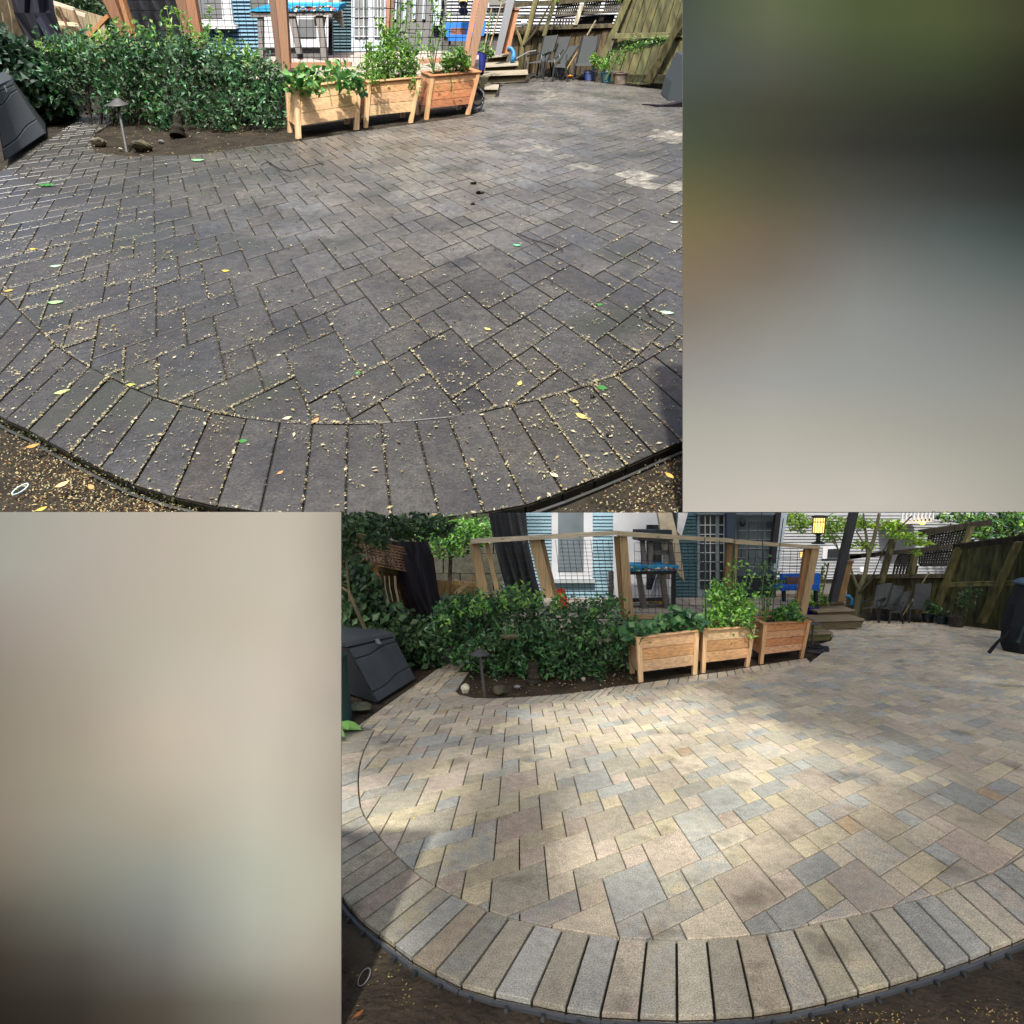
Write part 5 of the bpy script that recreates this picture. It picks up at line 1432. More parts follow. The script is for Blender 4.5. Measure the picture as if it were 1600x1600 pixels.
for k in range(6):
    g0 = c.d(738 + 1.5 * k, 158 - 1.5 * k, 45.6)
    rr = .85 - .06 * k
    mb.tube([g0 + Vector((rr * math.cos(a) * .9, .15 * math.sin(a * 2 + k), rr * 1.0 * math.sin(a))) for a in [2 * math.pi * j / 22 for j in range(23)]], .055, lin(74, 76, 82), 5)
part('coil', mb, M['plastic'], root)

root = thing('deck_steps', 'grey brown timber steps to the deck at the back of the littered patio', 'steps', c.g(800, 130))
for i, (x0, x1, yt, yb, Y) in enumerate(((748, 825, 114.5, 130, 56.5), (757, 810, 100.5, 114.5, 58.5), (760, 795, 86, 100.5, 60.5))):
    P_(root, 'tread', [(x0, yt + 2.4), (x1, yt - .4), (x1, yt + 2), (x0, yt + 5)], Y - .3, 2.4, jit(lin(172, 160, 136, .8), .05), 'hwoodh')
    P_(root, 'riser', [(x0 + 1, yt + 5.2), (x1 - 2, yt + 2.2), (x1 - 5, yb - 3), (x0 + 4, yb + 2)], Y, 2.2, jit(lin(128, 114, 86, .75), .08), 'hwoodh')
root = thing('side_step', 'low timber step block right of the reddish planter, littered patio', 'step', c.g(768, 152))
P_(root, 'tread', [(757, 136), (779, 136.5), (778, 140), (756, 140)], 50.6, 1.6, lin(186, 176, 152, .8), 'hwoodh')
P_(root, 'riser', [(756, 140.3), (777, 140.3), (772, 155), (754, 157)], 50.8, 1.5, lin(104, 98, 66, .7), 'hwoodh')
P_(root, 'block', [(751, 121), (763, 122), (759, 138), (749, 138)], 52, 1.4, lin(112, 104, 70, .7), 'hwoodh')
B0 = c.d(750, 114, 54)
root = thing('plant_pot', 'cobalt blue pot at the deck corner post of the littered patio', 'plant pot', B0)
u = .054
mb = MB(); mb.lathe(B0, [(6 * u, 0), (8 * u, 8 * u), (10.5 * u, 24 * u), (11 * u, 25 * u), (9.5 * u, 25 * u)], lin(28, 40, 128), n=18); part('vessel', mb, M['glaze'], root)
root = thing('pot_vine', 'pale leafed vine on stakes in the cobalt blue pot, littered patio', 'plant', c.d(755, 90, 54))
ms, ml = MB(), MB()
sprig(ms, ml, c, [(756, 88), (764, 60), (772, 22)], 54, .8, STEM, 30, .36, BRIGHT + GREEN, spread=4); ml.leaves(cloud(c, [(756, 78, 14, 12, 54, .8), (766, 84, 8, 8, 54, .6)], 120, .2), .36, BRIGHT + GREEN[:2])
part('stem', ms, M['hleaf'], root); part('foliage', ml, M['hleaf'], root)
for a, b in (((755, 88), (768, 14)), ((762, 86), (784, 4))):
    mb = MB(); tubepx(mb, c, [a, b], 54.2, 1.3, lin(172, 150, 108, .75), 5); part('stake', mb, M['hwoodv'], root)
mb = MB(); tubepx(mb, c, [(800, 98), (803, 90), (802.5, 82), (799, 77), (793, 76)], 59, 3.4, lin(60, 140, 200), 10)
single('drain_pipe', 'bright blue bent pipe beside the steps of the littered patio', 'pipe', mb, M['plastic'], smooth=True)

# deck, railing
root = thing('deck', 'pale timber deck edge behind the planters of the littered patio', 'deck', c.d(540, 120, 47.5))
for k in range(4):
    P_(root, 'fascia_board', [(400, 106.5 + 6 * k), (748, 98 + 5.2 * k), (748, 102.8 + 5.2 * k), (400, 112 + 6 * k)], [47.5, 50, 50, 47.5], .5, jit(lin(206, 194, 178, .8), .06), 'hwoodh')
for k in range(5):
    P_(root, 'deck_board', [(400, 102 - 4.3 * k), (748, 93.5 - 3.6 * k), (748, 96.6 - 3.6 * k), (400, 105.8 - 4.3 * k)], [48 + 1.2 * k, 50.5 + 1.2 * k, 50.4 + 1.2 * k, 47.9 + 1.2 * k], .25, jit(lin(196, 180, 170, .75), .08), 'hwoodh')
OR, ORD = lin(176, 120, 66, .5), lin(130, 84, 44, .5)
root = thing('deck_railing', 'orange brown timber deck railing with wire mesh above the planters, littered patio', 'railing', c.d(500, 104, 46.5))
for pts, Y, col in (([(419, -8), (429, -8), (441, 112), (433, 108)], 46.6, ORD), ([(429.5, -8), (446, -8), (453, 108), (441.5, 112)], 46.4, OR), ([(751, -8), (766, -8), (741, 104), (729, 104)], 48.6, OR), ([(741, -8), (750.5, -8), (731, 88), (724, 86)], 48.8, lin(200, 132, 76, .52)),
                    ([(604, -8), (610, -8), (607, 60), (601, 60)], 48, lin(200, 128, 68, .52)), ([(610.5, -8), (617, -8), (612, 60), (607.5, 60)], 48.2, ORD), ([(156, -8), (176, -8), (206, 72), (196, 72)], 46.8, lin(160, 106, 58, .5)), ([(183, -8), (189, -8), (214, 72), (206.5, 72)], 46.6, lin(194, 134, 74, .52)),
                    ([(272, -8), (288, -8), (303, 74), (294, 74)], 46.8, lin(150, 98, 50, .5)), ([(288.5, -8), (303, -8), (318, 76), (303.5, 76)], 46.6, lin(180, 116, 64, .5))):
    P_(root, 'post', pts, Y, .6, col, 'hwoodv')
P_(root, 'bottom_rail', [(454, 98.5), (548, 97.5), (548, 104.5), (454, 106)], 46.6, .4, lin(170, 112, 66, .8), 'hwoodh')
P_(root, 'bottom_rail', [(405, 97.5), (433, 98), (433, 105), (405, 104)], 46.7, .4, lin(170, 112, 66, .8), 'hwoodh')
P_(root, 'bottom_rail', [(655, 93), (730, 90), (730, 96), (655, 100)], 48.2, .4, lin(170, 112, 66, .8), 'hwoodh')
mb = MB()
WIRE = lin(34, 36, 36)
mesh_panel(mb, c, 318, 428, -4, 86, 47.1, 11.2, 9, .9, WIRE, .12)
mesh_panel(mb, c, 458, 604, -4, 97, 47.1, 10.4, 15.6, .9, WIRE, .02)
mesh_panel(mb, c, 640, 742, -4, 90, 48.9, 10.5, 12.5, .9, WIRE, -.08)
mesh_panel(mb, c, 200, 280, 0, 70, 47.1, 12, 16, .9, WIRE, .2)
part('wire_mesh', mb, M['metal'], root)
P_(root, 'stair_rail', [(131, 58), (166, 22), (169, 28), (135, 63)], 47, .4, lin(178, 120, 62, .8), 'hwoodh')
mb = MB(); vs, n = [], 13
for j, (xa, xb, y) in enumerate(((190, 272, -10), (200, 280, 20), (212, 288, 60), (220, 300, 95))):
    for k in range(n):
        s = k / (n - 1); vs.append(c.d(xa + (xb - xa) * s, y, 50.2 + .4 * math.sin(s * 26 + j * .6)))
fs = [(j * n + k, j * n + k + 1, (j + 1) * n + k + 1, (j + 1) * n + k) for j in range(3) for k in range(n - 1)]
mb.add(vs, fs, lin(34, 35, 40)); mb.add([(a, b + .15, d_) for a, b, d_ in vs], [q[::-1] for q in fs], lin(34, 35, 40))
single('black_drape', 'black plastic sheet hanging between the left railing posts of the littered patio', 'drape', mb, M['cloth'])
# table
GW = lin(124, 118, 112, .75)
root = thing('bar_table', 'grey wooden high table with bright blue printed cloth on the deck of the littered patio', 'table', c.d(480, 98, 51))
P_(root, 'cloth', [(388, 16), (420, 6), (532, 6), (528, 17), (400, 18)], 50.4, 2.6, lin(50, 158, 206), 'cloth')
P_(root, 'tabletop', [(390, 18.4), (525, 17.4), (518, 24), (392, 27)], 50.5, 2.4, lin(120, 112, 106, .75), 'hwoodh')
for pts in ([(402, 27), (410, 27), (411, 93), (404, 93)], [(450, 24), (460, 24), (471, 84), (463, 84)], [(493, 24), (503, 24), (511, 97), (503, 97)]): P_(root, 'leg', pts, 50.6, .5, GW, 'hwoodv')
P_(root, 'stretcher', [(452, 84.5), (506, 84.5), (506, 93), (452, 93)], 51, .3, lin(96, 92, 90, .8), 'hwoodh')
P_(root, 'stretcher', [(410, 76), (500, 75), (500, 81), (410, 83)], 52.4, .3, lin(80, 76, 72, .8), 'hwoodh')
mb = MB()
for q in range(46):
    x, y = R.uniform(448, 524), R.uniform(8, 16)
    slabpx(mb, c, [(x, y), (x + R.uniform(2, 6), y), (x + 3, y + 2.4), (x, y + 2)], 50.36, .03, R.choice([lin(130, 180, 96), lin(206, 70, 60), lin(236, 226, 196), lin(60, 96, 160)]))
part('pattern', mb, M['cloth'], root, kind='stuff')
root = thing('patio_umbrella', 'closed beige umbrella on a dark pole behind the railing of the littered patio', 'umbrella', c.d(516, 96, 53))
P_(root, 'pole', [(513, -8), (519, -8), (519, 96), (513, 96)], 53, .4, lin(40, 42, 46), 'metal')
P_(root, 'canopy', [(519, -8), (530, -8), (536, 44), (519.5, 26)], 52.6, .6, lin(222, 204, 178, .85), 'cloth')
P_(root, 'canopy', [(490, 26), (500, 24), (508, 26), (506, 42), (492, 40)], 52.9, .4, lin(206, 188, 160, .85), 'cloth')
root = thing('blue_bench', 'blue cushioned bench seen through the railing above the reddish planter, littered patio', 'bench', c.d(726, 66, 55))
P_(root, 'backrest', [(695, 36), (760, 35), (756, 56), (697, 58)], 55, .5, lin(50, 126, 220), 'cloth')
P_(root, 'seat', [(700, 55), (732, 55), (732, 64), (700, 64)], 54.4, 1.6, lin(44, 116, 208), 'cloth')
P_(root, 'pillow', [(704, 44), (726, 44), (726, 55), (704, 55)], 54.8, .4, lin(132, 92, 78), 'cloth')
for x in (700, 728): P_(root, 'leg', [(x, 64), (x + 4, 64), (x + 4, 84), (x, 84)], 54.6, .3, lin(24, 28, 34), 'hwoodv')
lantern(c, 717, 731, -16, 7, 54, 11, 'lit lantern cut by the top edge above the blue bench, littered patio')
mb = MB(); slabpx(mb, c, [(793, -8), (806, -8), (783, 86), (773, 86)], 58.5, .6, lin(50, 58, 70))
single('pergola_pole', 'leaning blue grey square pole at the top of the steps, littered patio', 'pole', mb, M['metal'])
root = thing('newel_post', 'orange brown timber post right of the blue grey pole, littered patio', 'post', c.d(790, 86, 59))
P_(root, 'post', [(797, 16), (811, 16), (795, 84), (783, 84)], 59, .7, lin(178, 108, 46, .85), 'hwoodv')
P_(root, 'cap', [(795, 13), (813, 13), (813, 15.8), (795, 15.8)], 58.9, .9, lin(150, 88, 40, .85), 'hwoodh')

# house
root = thing('blue_house', 'blue lap sided house wall behind the deck of the littered patio', 'house', c.d(480, 90, 59))
WY = 57.5
LB, TEAL = lin(142, 194, 224, .55), lin(88, 128, 140, .55)
mb = MB(); siding(mb, c, 268, 410, -10, 86, WY, 6.0, LB, .16); part('siding', mb, M['paint'], root, 'light blue lap siding')
mb = MB(); siding(mb, c, 519, 549, -10, 80, WY, 5.0, TEAL, .16); part('siding', mb, M['paint'], root, 'teal lap siding')
WH = lin(240, 242, 246, .62)
wn = P_(root, 'window', [(296, -10), (359, -10), (365, 40), (302, 40)], WY - .4, .4, WH, 'white')
P_(wn, 'pane', [(304, -10), (344, -10), (347, 28), (308, 28)], WY - .46, .05, lin(92, 98, 104, .7), 'glass')
P_(wn, 'sill', [(300, 40), (367, 40), (368, 45), (300, 45)], WY - .8, .8, lin(224, 226, 230, .9), 'white')
dw = P_(root, 'door', [(406, -10), (519, -10), (519, 74), (406, 74)], WY - .3, .3, WH, 'white')
P_(dw, 'pane', [(466, 30), (494, 30), (494, 59), (466, 59)], WY - .36, .05, lin(44, 58, 64), 'glass')
P_(dw, 'pane', [(391, -10), (418, -10), (418, 15), (391, 15)], WY - .36, .05, lin(40, 58, 54), 'glass')
fd = P_(root, 'french_door', [(549, -10), (606, -10), (602, 80), (549, 80)], WY - .3, .4, lin(196, 208, 218, .8), 'white')
for x0, x1 in ((554, 575), (585, 600)):
    P_(fd, 'pane', [(x0, -10), (x1, -10), (x1, 60), (x0, 60)], WY - .36, .05, lin(70, 86, 88), 'glass')
    for k in (1, 2): P_(fd, 'muntin', [(x0 + (x1 - x0) * k / 3 - .7, -10), (x0 + (x1 - x0) * k / 3 + .7, -10), (x0 + (x1 - x0) * k / 3 + .7, 60), (x0 + (x1 - x0) * k / 3 - .7, 60)], WY - .42, .05, WH, 'white')
    for k in range(4): P_(fd, 'muntin', [(x0, 12 + 15 * k - .8), (x1, 12 + 15 * k - .8), (x1, 12 + 15 * k + .8), (x0, 12 + 15 * k + .8)], WY - .43, .05, WH, 'white')
ww = P_(root, 'window_wall', [(607, -10), (700, -10), (690, 90), (603, 90)], WY + .2, .4, lin(46, 54, 60), 'glass')
for k in range(5): P_(ww, 'mullion', [(616 + 15 * k, -10), (621 + 15 * k, -10), (619 + 15 * k, 30), (614 + 15 * k, 30)], WY, .1, lin(168, 184, 196, .8), 'white')
P_(root, 'corner_board', [(680, -10), (692, -10), (686, 40), (675, 40)], WY - .5, .5, lin(190, 206, 216, .8), 'white')
P_(root, 'foundation', [(268, 86), (410, 86), (519, 80), (690, 90), (690, 110), (268, 115)], WY + .3, .6, lin(150, 144, 136, .7), 'hstone')
root = thing('grey_house', 'white lap sided neighbour house beyond the fence of the littered patio', 'house', c.d(800, 60, 70))
mb = MB(); siding(mb, c, 684, 1010, -14, 52, 68, 5.2, lin(232, 236, 240, .6), .2); part('siding', mb, M['paint'], root)
w3 = P_(root, 'window', [(760, -8), (792, -8), (792, 12), (760, 12)], 67.5, .4, WH, 'white')
P_(w3, 'pane', [(764, -8), (790, -8), (790, 8), (764, 8)], 67.4, .05, lin(50, 58, 60), 'glass')
P_(root, 'lower_wall', [(684, 52), (1010, 52), (1010, 96), (684, 96)], 68.2, .5, lin(120, 118, 110, .6), 'hstone')
mb = MB(); mb.blob(c.d(819, 37, 66.5), (.35, .3, .35), lin(226, 228, 230), 5, .04, 12, 8); part('meter', mb, M['white'], root)

# fences
MO = lin(122, 106, 76, .42); MG = lin(126, 124, 82, .42)
root = thing('back_fence', 'mossy board fence with lattice top at the back of the littered patio', 'fence', c.d(880, 115, 64))
boards(root, c, [(802, 46), (962, 46)], [(800, 116), (940, 118)], 16, 64, 63.4, .2, MO, M['hmossy'])
def FP(nm, pts, Y, t, col): P_(root, nm, pts, Y, t, col, 'hmossy')
FP('rail', [(800, 42), (962, 37), (962, 43), (800, 48)], 63.2, .5, lin(104, 94, 70, .6))
FP('rail', [(786, 6), (1000, -10), (1000, -3), (786, 13)], 63.4, .4, lin(96, 88, 64, .6))
FP('rail', [(806, 26), (972, 16), (972, 19.5), (806, 29)], 63.5, .3, lin(96, 90, 76, .6))
for pts, col in (([(866, -8), (873, -8), (853, 56), (847, 56)], lin(140, 138, 94, .45)), ([(907, 6), (913, 6), (902, 39), (896, 39)], lin(206, 196, 172, .75)), ([(979, -8), (986, -8), (944, 92), (937, 92)], lin(134, 132, 88, .45))): FP('post', pts, 63.1, .4, col)
for P4, a, b in (([(872, 8), (905, 4), (898, 25), (868, 27)], 9, 5), ([(914, 4), (940, 0), (934, 18), (910, 20)], 7, 4), ([(948, 0), (976, -4), (968, 17), (944, 18)], 8, 5)):
    mb = MB(); lattice(mb, c, P4, 63.7, a, b, 2.2, .06, lin(104, 98, 88, .6)); part('lattice', mb, M['hmossy'], root)
for k in range(7): FP('picket', [(866 + 4.6 * k, 28), (868.4 + 4.6 * k, 28), (866 + 4.6 * k, 41), (863.6 + 4.6 * k, 41)], 63.6, .12, lin(84, 80, 76, .6))
P_(root, 'dark_panel', [(905, 26), (962, 22), (955, 40), (902, 41)], 64.2, .2, lin(46, 44, 48, .6), 'hmossy')
P_(root, 'backing', [(800, 44), (960, 40), (944, 117), (800, 117)], 64.7, .1, lin(70, 62, 46, .4), 'hmossy')
root = thing('tall_side_fence', 'tall yellow green mossy board fence leaning at the right of the littered patio', 'fence', c.g(1020, 135))
boards(root, c, [(986, -10), (1140, -10)], [(938, 124), (1100, 146)], 13, 60, 53, .25, MG, M['hmossy'])
P_(root, 'backing', [(985, -10), (1140, -10), (1100, 140), (940, 122)], [60.6, 54, 54, 60.6], .1, lin(70, 66, 42, .4), 'hmossy')
P_(root, 'middle_rail', [(957, 53), (1120, 50), (1120, 57), (955, 60.5)], [59.4, 53.4, 53.4, 59.4], .5, lin(146, 142, 96, .45), 'hmossy')
P_(root, 'brace', [(1066, 20), (1074, 22), (1018, 130), (1007, 128)], [54.6, 54.6, 55.8, 55.8], .6, lin(96, 90, 58, .62), 'hmossy')
P_(root, 'edge_board', [(983, -8), (989, -8), (944, 96), (936, 96)], 59.4, .4, lin(140, 136, 90, .45), 'hmossy')
P_(root, 'kick_board', [(940, 116), (1110, 118), (1110, 134), (938, 126)], [58.8, 53, 53, 58.8], .3, lin(70, 68, 42, .6), 'hmossy')
root = thing('fern', 'light green fern fronds against the tall mossy fence of the littered patio', 'plant', c.g(950, 128))
mb = MB(); mb.leaves(cloud(c, [(1005, 66, 36, 8, 54.5, .6), (985, 76, 26, 9, 55, .6), (1030, 62, 20, 6, 54, .5), (962, 90, 16, 12, 56, .6)], 300, .1), .32, BRIGHT + GREEN[:2], elong=3); part('fronds', mb, M['hleaf'], root)
mb = MB(); tubepx(mb, c, [(946, 126), (965, 88), (1000, 68), (1034, 60)], 55.5, [1.4, 1.1, .9, .5], lin(100, 120, 60, .7), 5); part('stem', mb, M['hleaf'], root)
root = thing('forked_tree', 'small mossy forked tree behind the steps of the littered patio', 'tree', c.d(815, 112, 62))
bk = lin(146, 138, 92, .65); mb = MB()
tubepx(mb, c, [(812, 112), (815, 85), (817, 72)], 62, [4.6, 4, 3.6], bk, 8)
tubepx(mb, c, [(817, 75), (826, 48), (832, 22), (840, -10)], 62, [3.6, 4, 4.4, 4.6], bk, 8)
tubepx(mb, c, [(816, 73), (811, 56), (805, 42), (800, 20)], 62, [2.8, 2.2, 1.6, 1], bk, 6)
tubepx(mb, c, [(818, 72), (836, 50), (852, 20), (866, -4)], 61.8, [2, 1.6, 1.3, 1], lin(92, 84, 60, .62), 6)
part('trunk', mb, M['hbark'], root)
mb = MB(); mb.leaves(cloud(c, [(915, -2, 12, 6, 61, .6), (970, -4, 12, 6, 61, .6), (800, -8, 40, 8, 62, .8), (860, -10, 40, 8, 62, .8)], 220, .1), .36, LIME); part('crown', mb, M['hleaf'], root)
GC = 'folded sling chairs stored along the back fence of the littered patio'
sling_chair(c, [(850, 57), (871.5, 55), (859, 93), (842, 95)], [(842, 95), (859, 93), (846, 98), (822, 99)], 60.5, 'grey sling chair nearest the blue pipe, littered patio', GC)
sling_chair(c, [(873, 58), (891.5, 57.5), (880, 90), (866, 91)], [(866, 91), (880, 90), (874, 97), (852, 97)], 61.5, 'second grey sling chair from the blue pipe, partly hidden, littered patio', GC)
sling_chair(c, [(911, 57), (935, 57), (928, 98), (901, 98)], [(901, 98), (928, 98), (926, 103), (898, 103)], 60, 'grey sling chair nearest the pots, upright, littered patio', GC)
sling_chair(c, [(888, 72), (904, 72), (886, 98), (872, 100)], [(872, 100), (886, 98), (884, 106), (866, 105)], 59.5, 'collapsed dark sling chair between the upright ones, littered patio', GC)
mb = MB(); tubepx(mb, c, [(881, 116), (902, 82)], 59, 1.3, lin(176, 150, 100, .8), 5)
single('tool_handle', 'pale wooden tool handle leaning on the chairs of the littered patio', 'tool', mb, M['hwoodv'])
mb = MB(); tubepx(mb, c, [(917, 56), (931, 32)], 62.9, 1.2, lin(186, 172, 136, .75), 5)
single('broom_handle', 'thin broom handle leaning on the lattice fence rail of the littered patio', 'broom', mb, M['hwoodv'])
mb = MB(); tubepx(mb, c, [(795, 98), (826, 81), (838, 79)], 59.4, .8, lin(186, 188, 190), 5)
single('metal_rod', 'shiny thin metal frame rod reaching from the chairs toward the steps, littered patio', 'rod', mb, M['metal'])
pot(c, (921, 125), 9, 14, .8, lin(34, 58, 118), 'dark blue glazed pot leftmost in the row by the mossy fence, littered patio')
pot(c, (947, 128), 9.5, 16, .66, lin(26, 96, 112), 'teal glazed pot with bright leaves in the row by the mossy fence, littered patio')
pot(c, (969, 130.5), 12.5, 18, .78, lin(112, 100, 88), 'wide grey brown empty pot rightmost by the mossy fence, littered patio', 'hstone')
pot(c, (873, 119), 6, 11, .8, lin(84, 96, 104), 'small grey pot in front of the stored chairs, littered patio')
root = thing('pot_plant', 'bright leafy plant growing in the teal pot, littered patio', 'plant', c.d(945, 112, 57))
mb = MB(); mb.leaves(cloud(c, [(935, 98, 14, 10, 57, .8), (946, 104, 12, 8, 56.6, .7), (928, 90, 8, 7, 57, .6)], 210, .1), .36, BRIGHT + LIME[:1]); part('foliage', mb, M['hleaf'], root)
mb = MB(); tubepx(mb, c, [(946, 114), (940, 98)], 57, [1, .6], STEM, 4); part('stem', mb, M['hleaf'], root)
mb = MB(); g = c.g(891, 122); mb.blob((g.x, g.y, g.z + .12), (.32, .2, .13), lin(236, 150, 50), 4, .05, 10, 6)
single('orange_toy', 'small orange plastic thing lying before the stored chairs, littered patio', 'toy', mb, M['plastic'])
root = thing('covered_grill', 'dark covered grill cut off by the print panel at the right of the littered patio', 'grill', c.g(1066, 158))
mb = MB(); slabpx(mb, c, [(1068, 88), (1100, 80), (1110, 160), (1043, 156), (1050, 128)], 49.5, 3, lin(52, 60, 64)); part('cover', mb, M['cloth'], root)
mb = MB(); tubepx(mb, c, [(1003, 163), (1018, 164), (1032, 166), (1050, 166), (1070, 162)], 47.4, [.8, 1.2, 2.2, 5, 6], lin(34, 32, 40), 6); part('strap', mb, M['cloth'], root)
rock(c, 1040, 136, 4, 2.6, lin(206, 204, 198, .8), 'small white stone at the foot of the mossy fence, littered patio', 21)

# ------------------------------------------------------------------ litter on the dark pavers
def wden(x, y):
    w_ = .10
    w_ += 1.25 * math.exp(-((x - 130) / 170) ** 2 - ((y - 380) / 190) ** 2)
    w_ += .7 * math.exp(-((x - 260) / 220) ** 2 - ((y - 620) / 130) ** 2)
    w_ += .6 * math.exp(-((x - 1010) / 160) ** 2 - ((y - 430) / 240) ** 2)
    w_ += .55 * math.exp(-((x - 640) / 200) ** 2 - ((y - 600) / 110) ** 2)
    w_ += .6 * math.exp(-((x - 300) / 200) ** 2 - ((y - 265) / 40) ** 2)
    w_ += .45 * math.exp(-((x - 760) / 120) ** 2 - ((y - 235) / 30) ** 2)
    w_ += .6 * math.exp(-((x - 950) / 200) ** 2 - ((y - 640) / 110) ** 2)
    return w_
P = []
for r in HBARS:
    for i in range(len(r)):
        a, b = r[i], r[(i + 1) % len(r)]
        L = math.hypot(b[0] - a[0], b[1] - a[1])
        if max(a[1], b[1]) > 830: continue
        mx_, my_ = (a[0] + b[0]) / 2, (a[1] + b[1]) / 2
        n_ = L * wden(mx_, my_) * .8 * (1 if my_ > 320 else .6) * R.choice([0, .5, 1, 1.6])
        for _ in range(int(n_ + R.random())):
            t = R.random(); sp = .9 * min(1, my_ / 500)
            P.append(c.g(a[0] + (b[0] - a[0]) * t + R.gauss(0, sp), a[1] + (b[1] - a[1]) * t + R.gauss(0, sp), .05))
k = 0
while k < 12500:
    x0, y0 = R.uniform(-20, 1080), R.uniform(150, 800)
    if R.random() > wden(x0, y0): continue
    sp = (4 + 26 * R.random() ** 2) * (.35 + y0 / 700)
    for _ in range(int(R.expovariate(1 / 9)) + 1):
        x, y = R.gauss(x0, sp), R.gauss(y0, sp * .6)
        if inside((x, y), HFIELD) or inside((x, y), HIN + HOUT[::-1]): P.append(c.g(x, y, .04)); k += 1
mb = MB(); mb.leaves(P, NR.gamma(1.7, .021, len(P)).clip(.014, .15), [lin(200, 192, 150, .62), lin(214, 206, 172, .62), lin(186, 172, 128, .6), lin(160, 146, 106, .55), lin(130, 116, 88, .5)], up=3.5, elong=2.0, fold=.06, nv=c.n)
struct('seed_litter', mb, M['fleck'], kind='stuff')
P = []
for x0, y0, sx, sy, n in ((60, 700, 60, 34, 800), (130, 745, 60, 30, 900), (230, 785, 60, 14, 700), (40, 650, 40, 30, 260), (300, 805, 60, 8, 200), (1055, 745, 40, 34, 500), (1000, 775, 40, 20, 300), (900, 798, 60, 8, 160), (30, 770, 30, 30, 160)):
    for _ in range(n):
        x, y = R.gauss(x0, sx), R.gauss(y0, sy)
        if inside((x, y), HFIELD) or inside((x, y), HIN + HOUT[::-1]) or x < -60 or x > 1120: continue
        P.append(c.g(x, y, -.20))
mb = MB(); mb.leaves(P, .06, [lin(206, 194, 140, .6), lin(222, 210, 164, .6), lin(180, 148, 96, .5), lin(150, 108, 66, .5), lin(110, 84, 54, .5)], up=1.8, elong=2.4, fold=.06, nv=c.n)
struct('soil_seed_litter', mb, M['fleck'], kind='stuff')
P = []
for _ in range(1100):
    x, y = R.uniform(140, 470), R.uniform(190, 242)
    P.append(c.g(x, y, .06))
for _ in range(500):
    x, y = R.gauss(660, 260), R.gauss(330, 90)
    if inside((x, y), HFIELD): P.append(c.g(x, y, .04))
mb = MB(); mb.leaves(P, NR.uniform(.05, .15, len(P)), [lin(70, 58, 40, .6), lin(40, 34, 30, .6), lin(170, 154, 104, .8), lin(110, 88, 56, .6)], up=2.5, elong=2.2, nv=c.n)
struct('dark_crumbs', mb, M['fleck'], kind='stuff')
GRN, YEL, RED, PALEG = lin(66, 132, 66, .8), lin(206, 188, 116, .85), lin(206, 138, 96), lin(160, 200, 168)
for x, y, l, a, col, lab in ((940, 607, 20, -.6, GRN, 'bright green leaf on the right border pavers of the littered patio'), (897, 628, 18, -.8, YEL, 'upper of two yellow leaves on the right border pavers'), (909, 652, 24, -.7, YEL, 'lower of two yellow leaves on the right border pavers'),
                              (449, 654, 15, .5, lin(232, 216, 170), 'cream leaf at the inner edge of the bottom border pavers'), (493, 658, 18, 1.1, RED, 'reddish leaf on the bottom border joint right of the cream leaf'), (380, 690, 16, .1, GRN, 'small green leaf on the bottom left border pavers'),
                              (438, 739, 12, .9, RED, 'small pinkish leaf low on the bottom border pavers'), (353, 424, 13, -.1, lin(240, 206, 80), 'yellow leaf on the pavers left of centre'), (88, 417, 18, .3, PALEG, 'pale green curled leaf on the left pavers above the seeds'),
                              (75, 291, 26, .15, lin(50, 120, 54), 'long dark green leaf on the far left pavers'), (88, 474, 24, .2, lin(150, 196, 130), 'slim light green leaf on the left pavers'), (205, 602, 14, .1, lin(196, 214, 90), 'lime yellow leaf at the left inner border'),
                              (98, 614, 24, .6, lin(170, 190, 120), 'slim pale leaf along a left border joint'), (936, 477, 14, .2, GRN, 'green leaf on the pavers right of centre'), (1042, 490, 22, -.3, PALEG, 'pale folded leaf at the right edge beside dark twigs'),
                              (808, 384, 14, -.2, lin(96, 190, 140), 'mint green leaf on the pavers in the upper right middle'), (1053, 348, 14, -.1, lin(190, 220, 200), 'whitish leaf at the right edge of the upper pavers'), (607, 484, 8, 1.2, YEL, 'small yellow leaf upright in the middle of the pavers'),
                              (762, 515, 14, -.6, YEL, 'slim yellow leaf on a big square paver right of centre'), (310, 252, 22, .1, lin(120, 180, 130), 'light green leaf cluster below the shrub bed'), (52, 390, 12, -.2, lin(240, 190, 70), 'orange yellow leaf on the left pavers'),
                              (98, 758, 22, .9, lin(230, 190, 130), 'tan leaf on the littered soil at lower left'), (143, 762, 18, -.7, lin(214, 140, 90), 'orange brown leaf on the littered soil right of the tan leaf'), (52, 698, 20, .6, lin(196, 140, 80), 'curled brown leaf on soil above the white ring'),
                              (66, 796, 16, .7, lin(226, 186, 80), 'yellow leaf at the bottom edge of the littered soil'), (1046, 744, 18, -.9, lin(206, 160, 80), 'brown leaf on the littered soil at lower right'), (812, 600, 16, 1.3, lin(206, 180, 100), 'curled yellow pod on a wedge paver by the right border'),
                              (14, 455, 14, .4, lin(226, 180, 90), 'tan leaf at the left edge of the pavers'), (560, 583, 12, .9, lin(90, 170, 90), 'tiny green leaf in a joint of the lower middle pavers'), (866, 743, 16, -.7, lin(234, 222, 180), 'cream leaf by the lower right border')):
    flat_leaf(c, x, y, l, a, col, lab, 2.2 if col != GRN else 1.7)
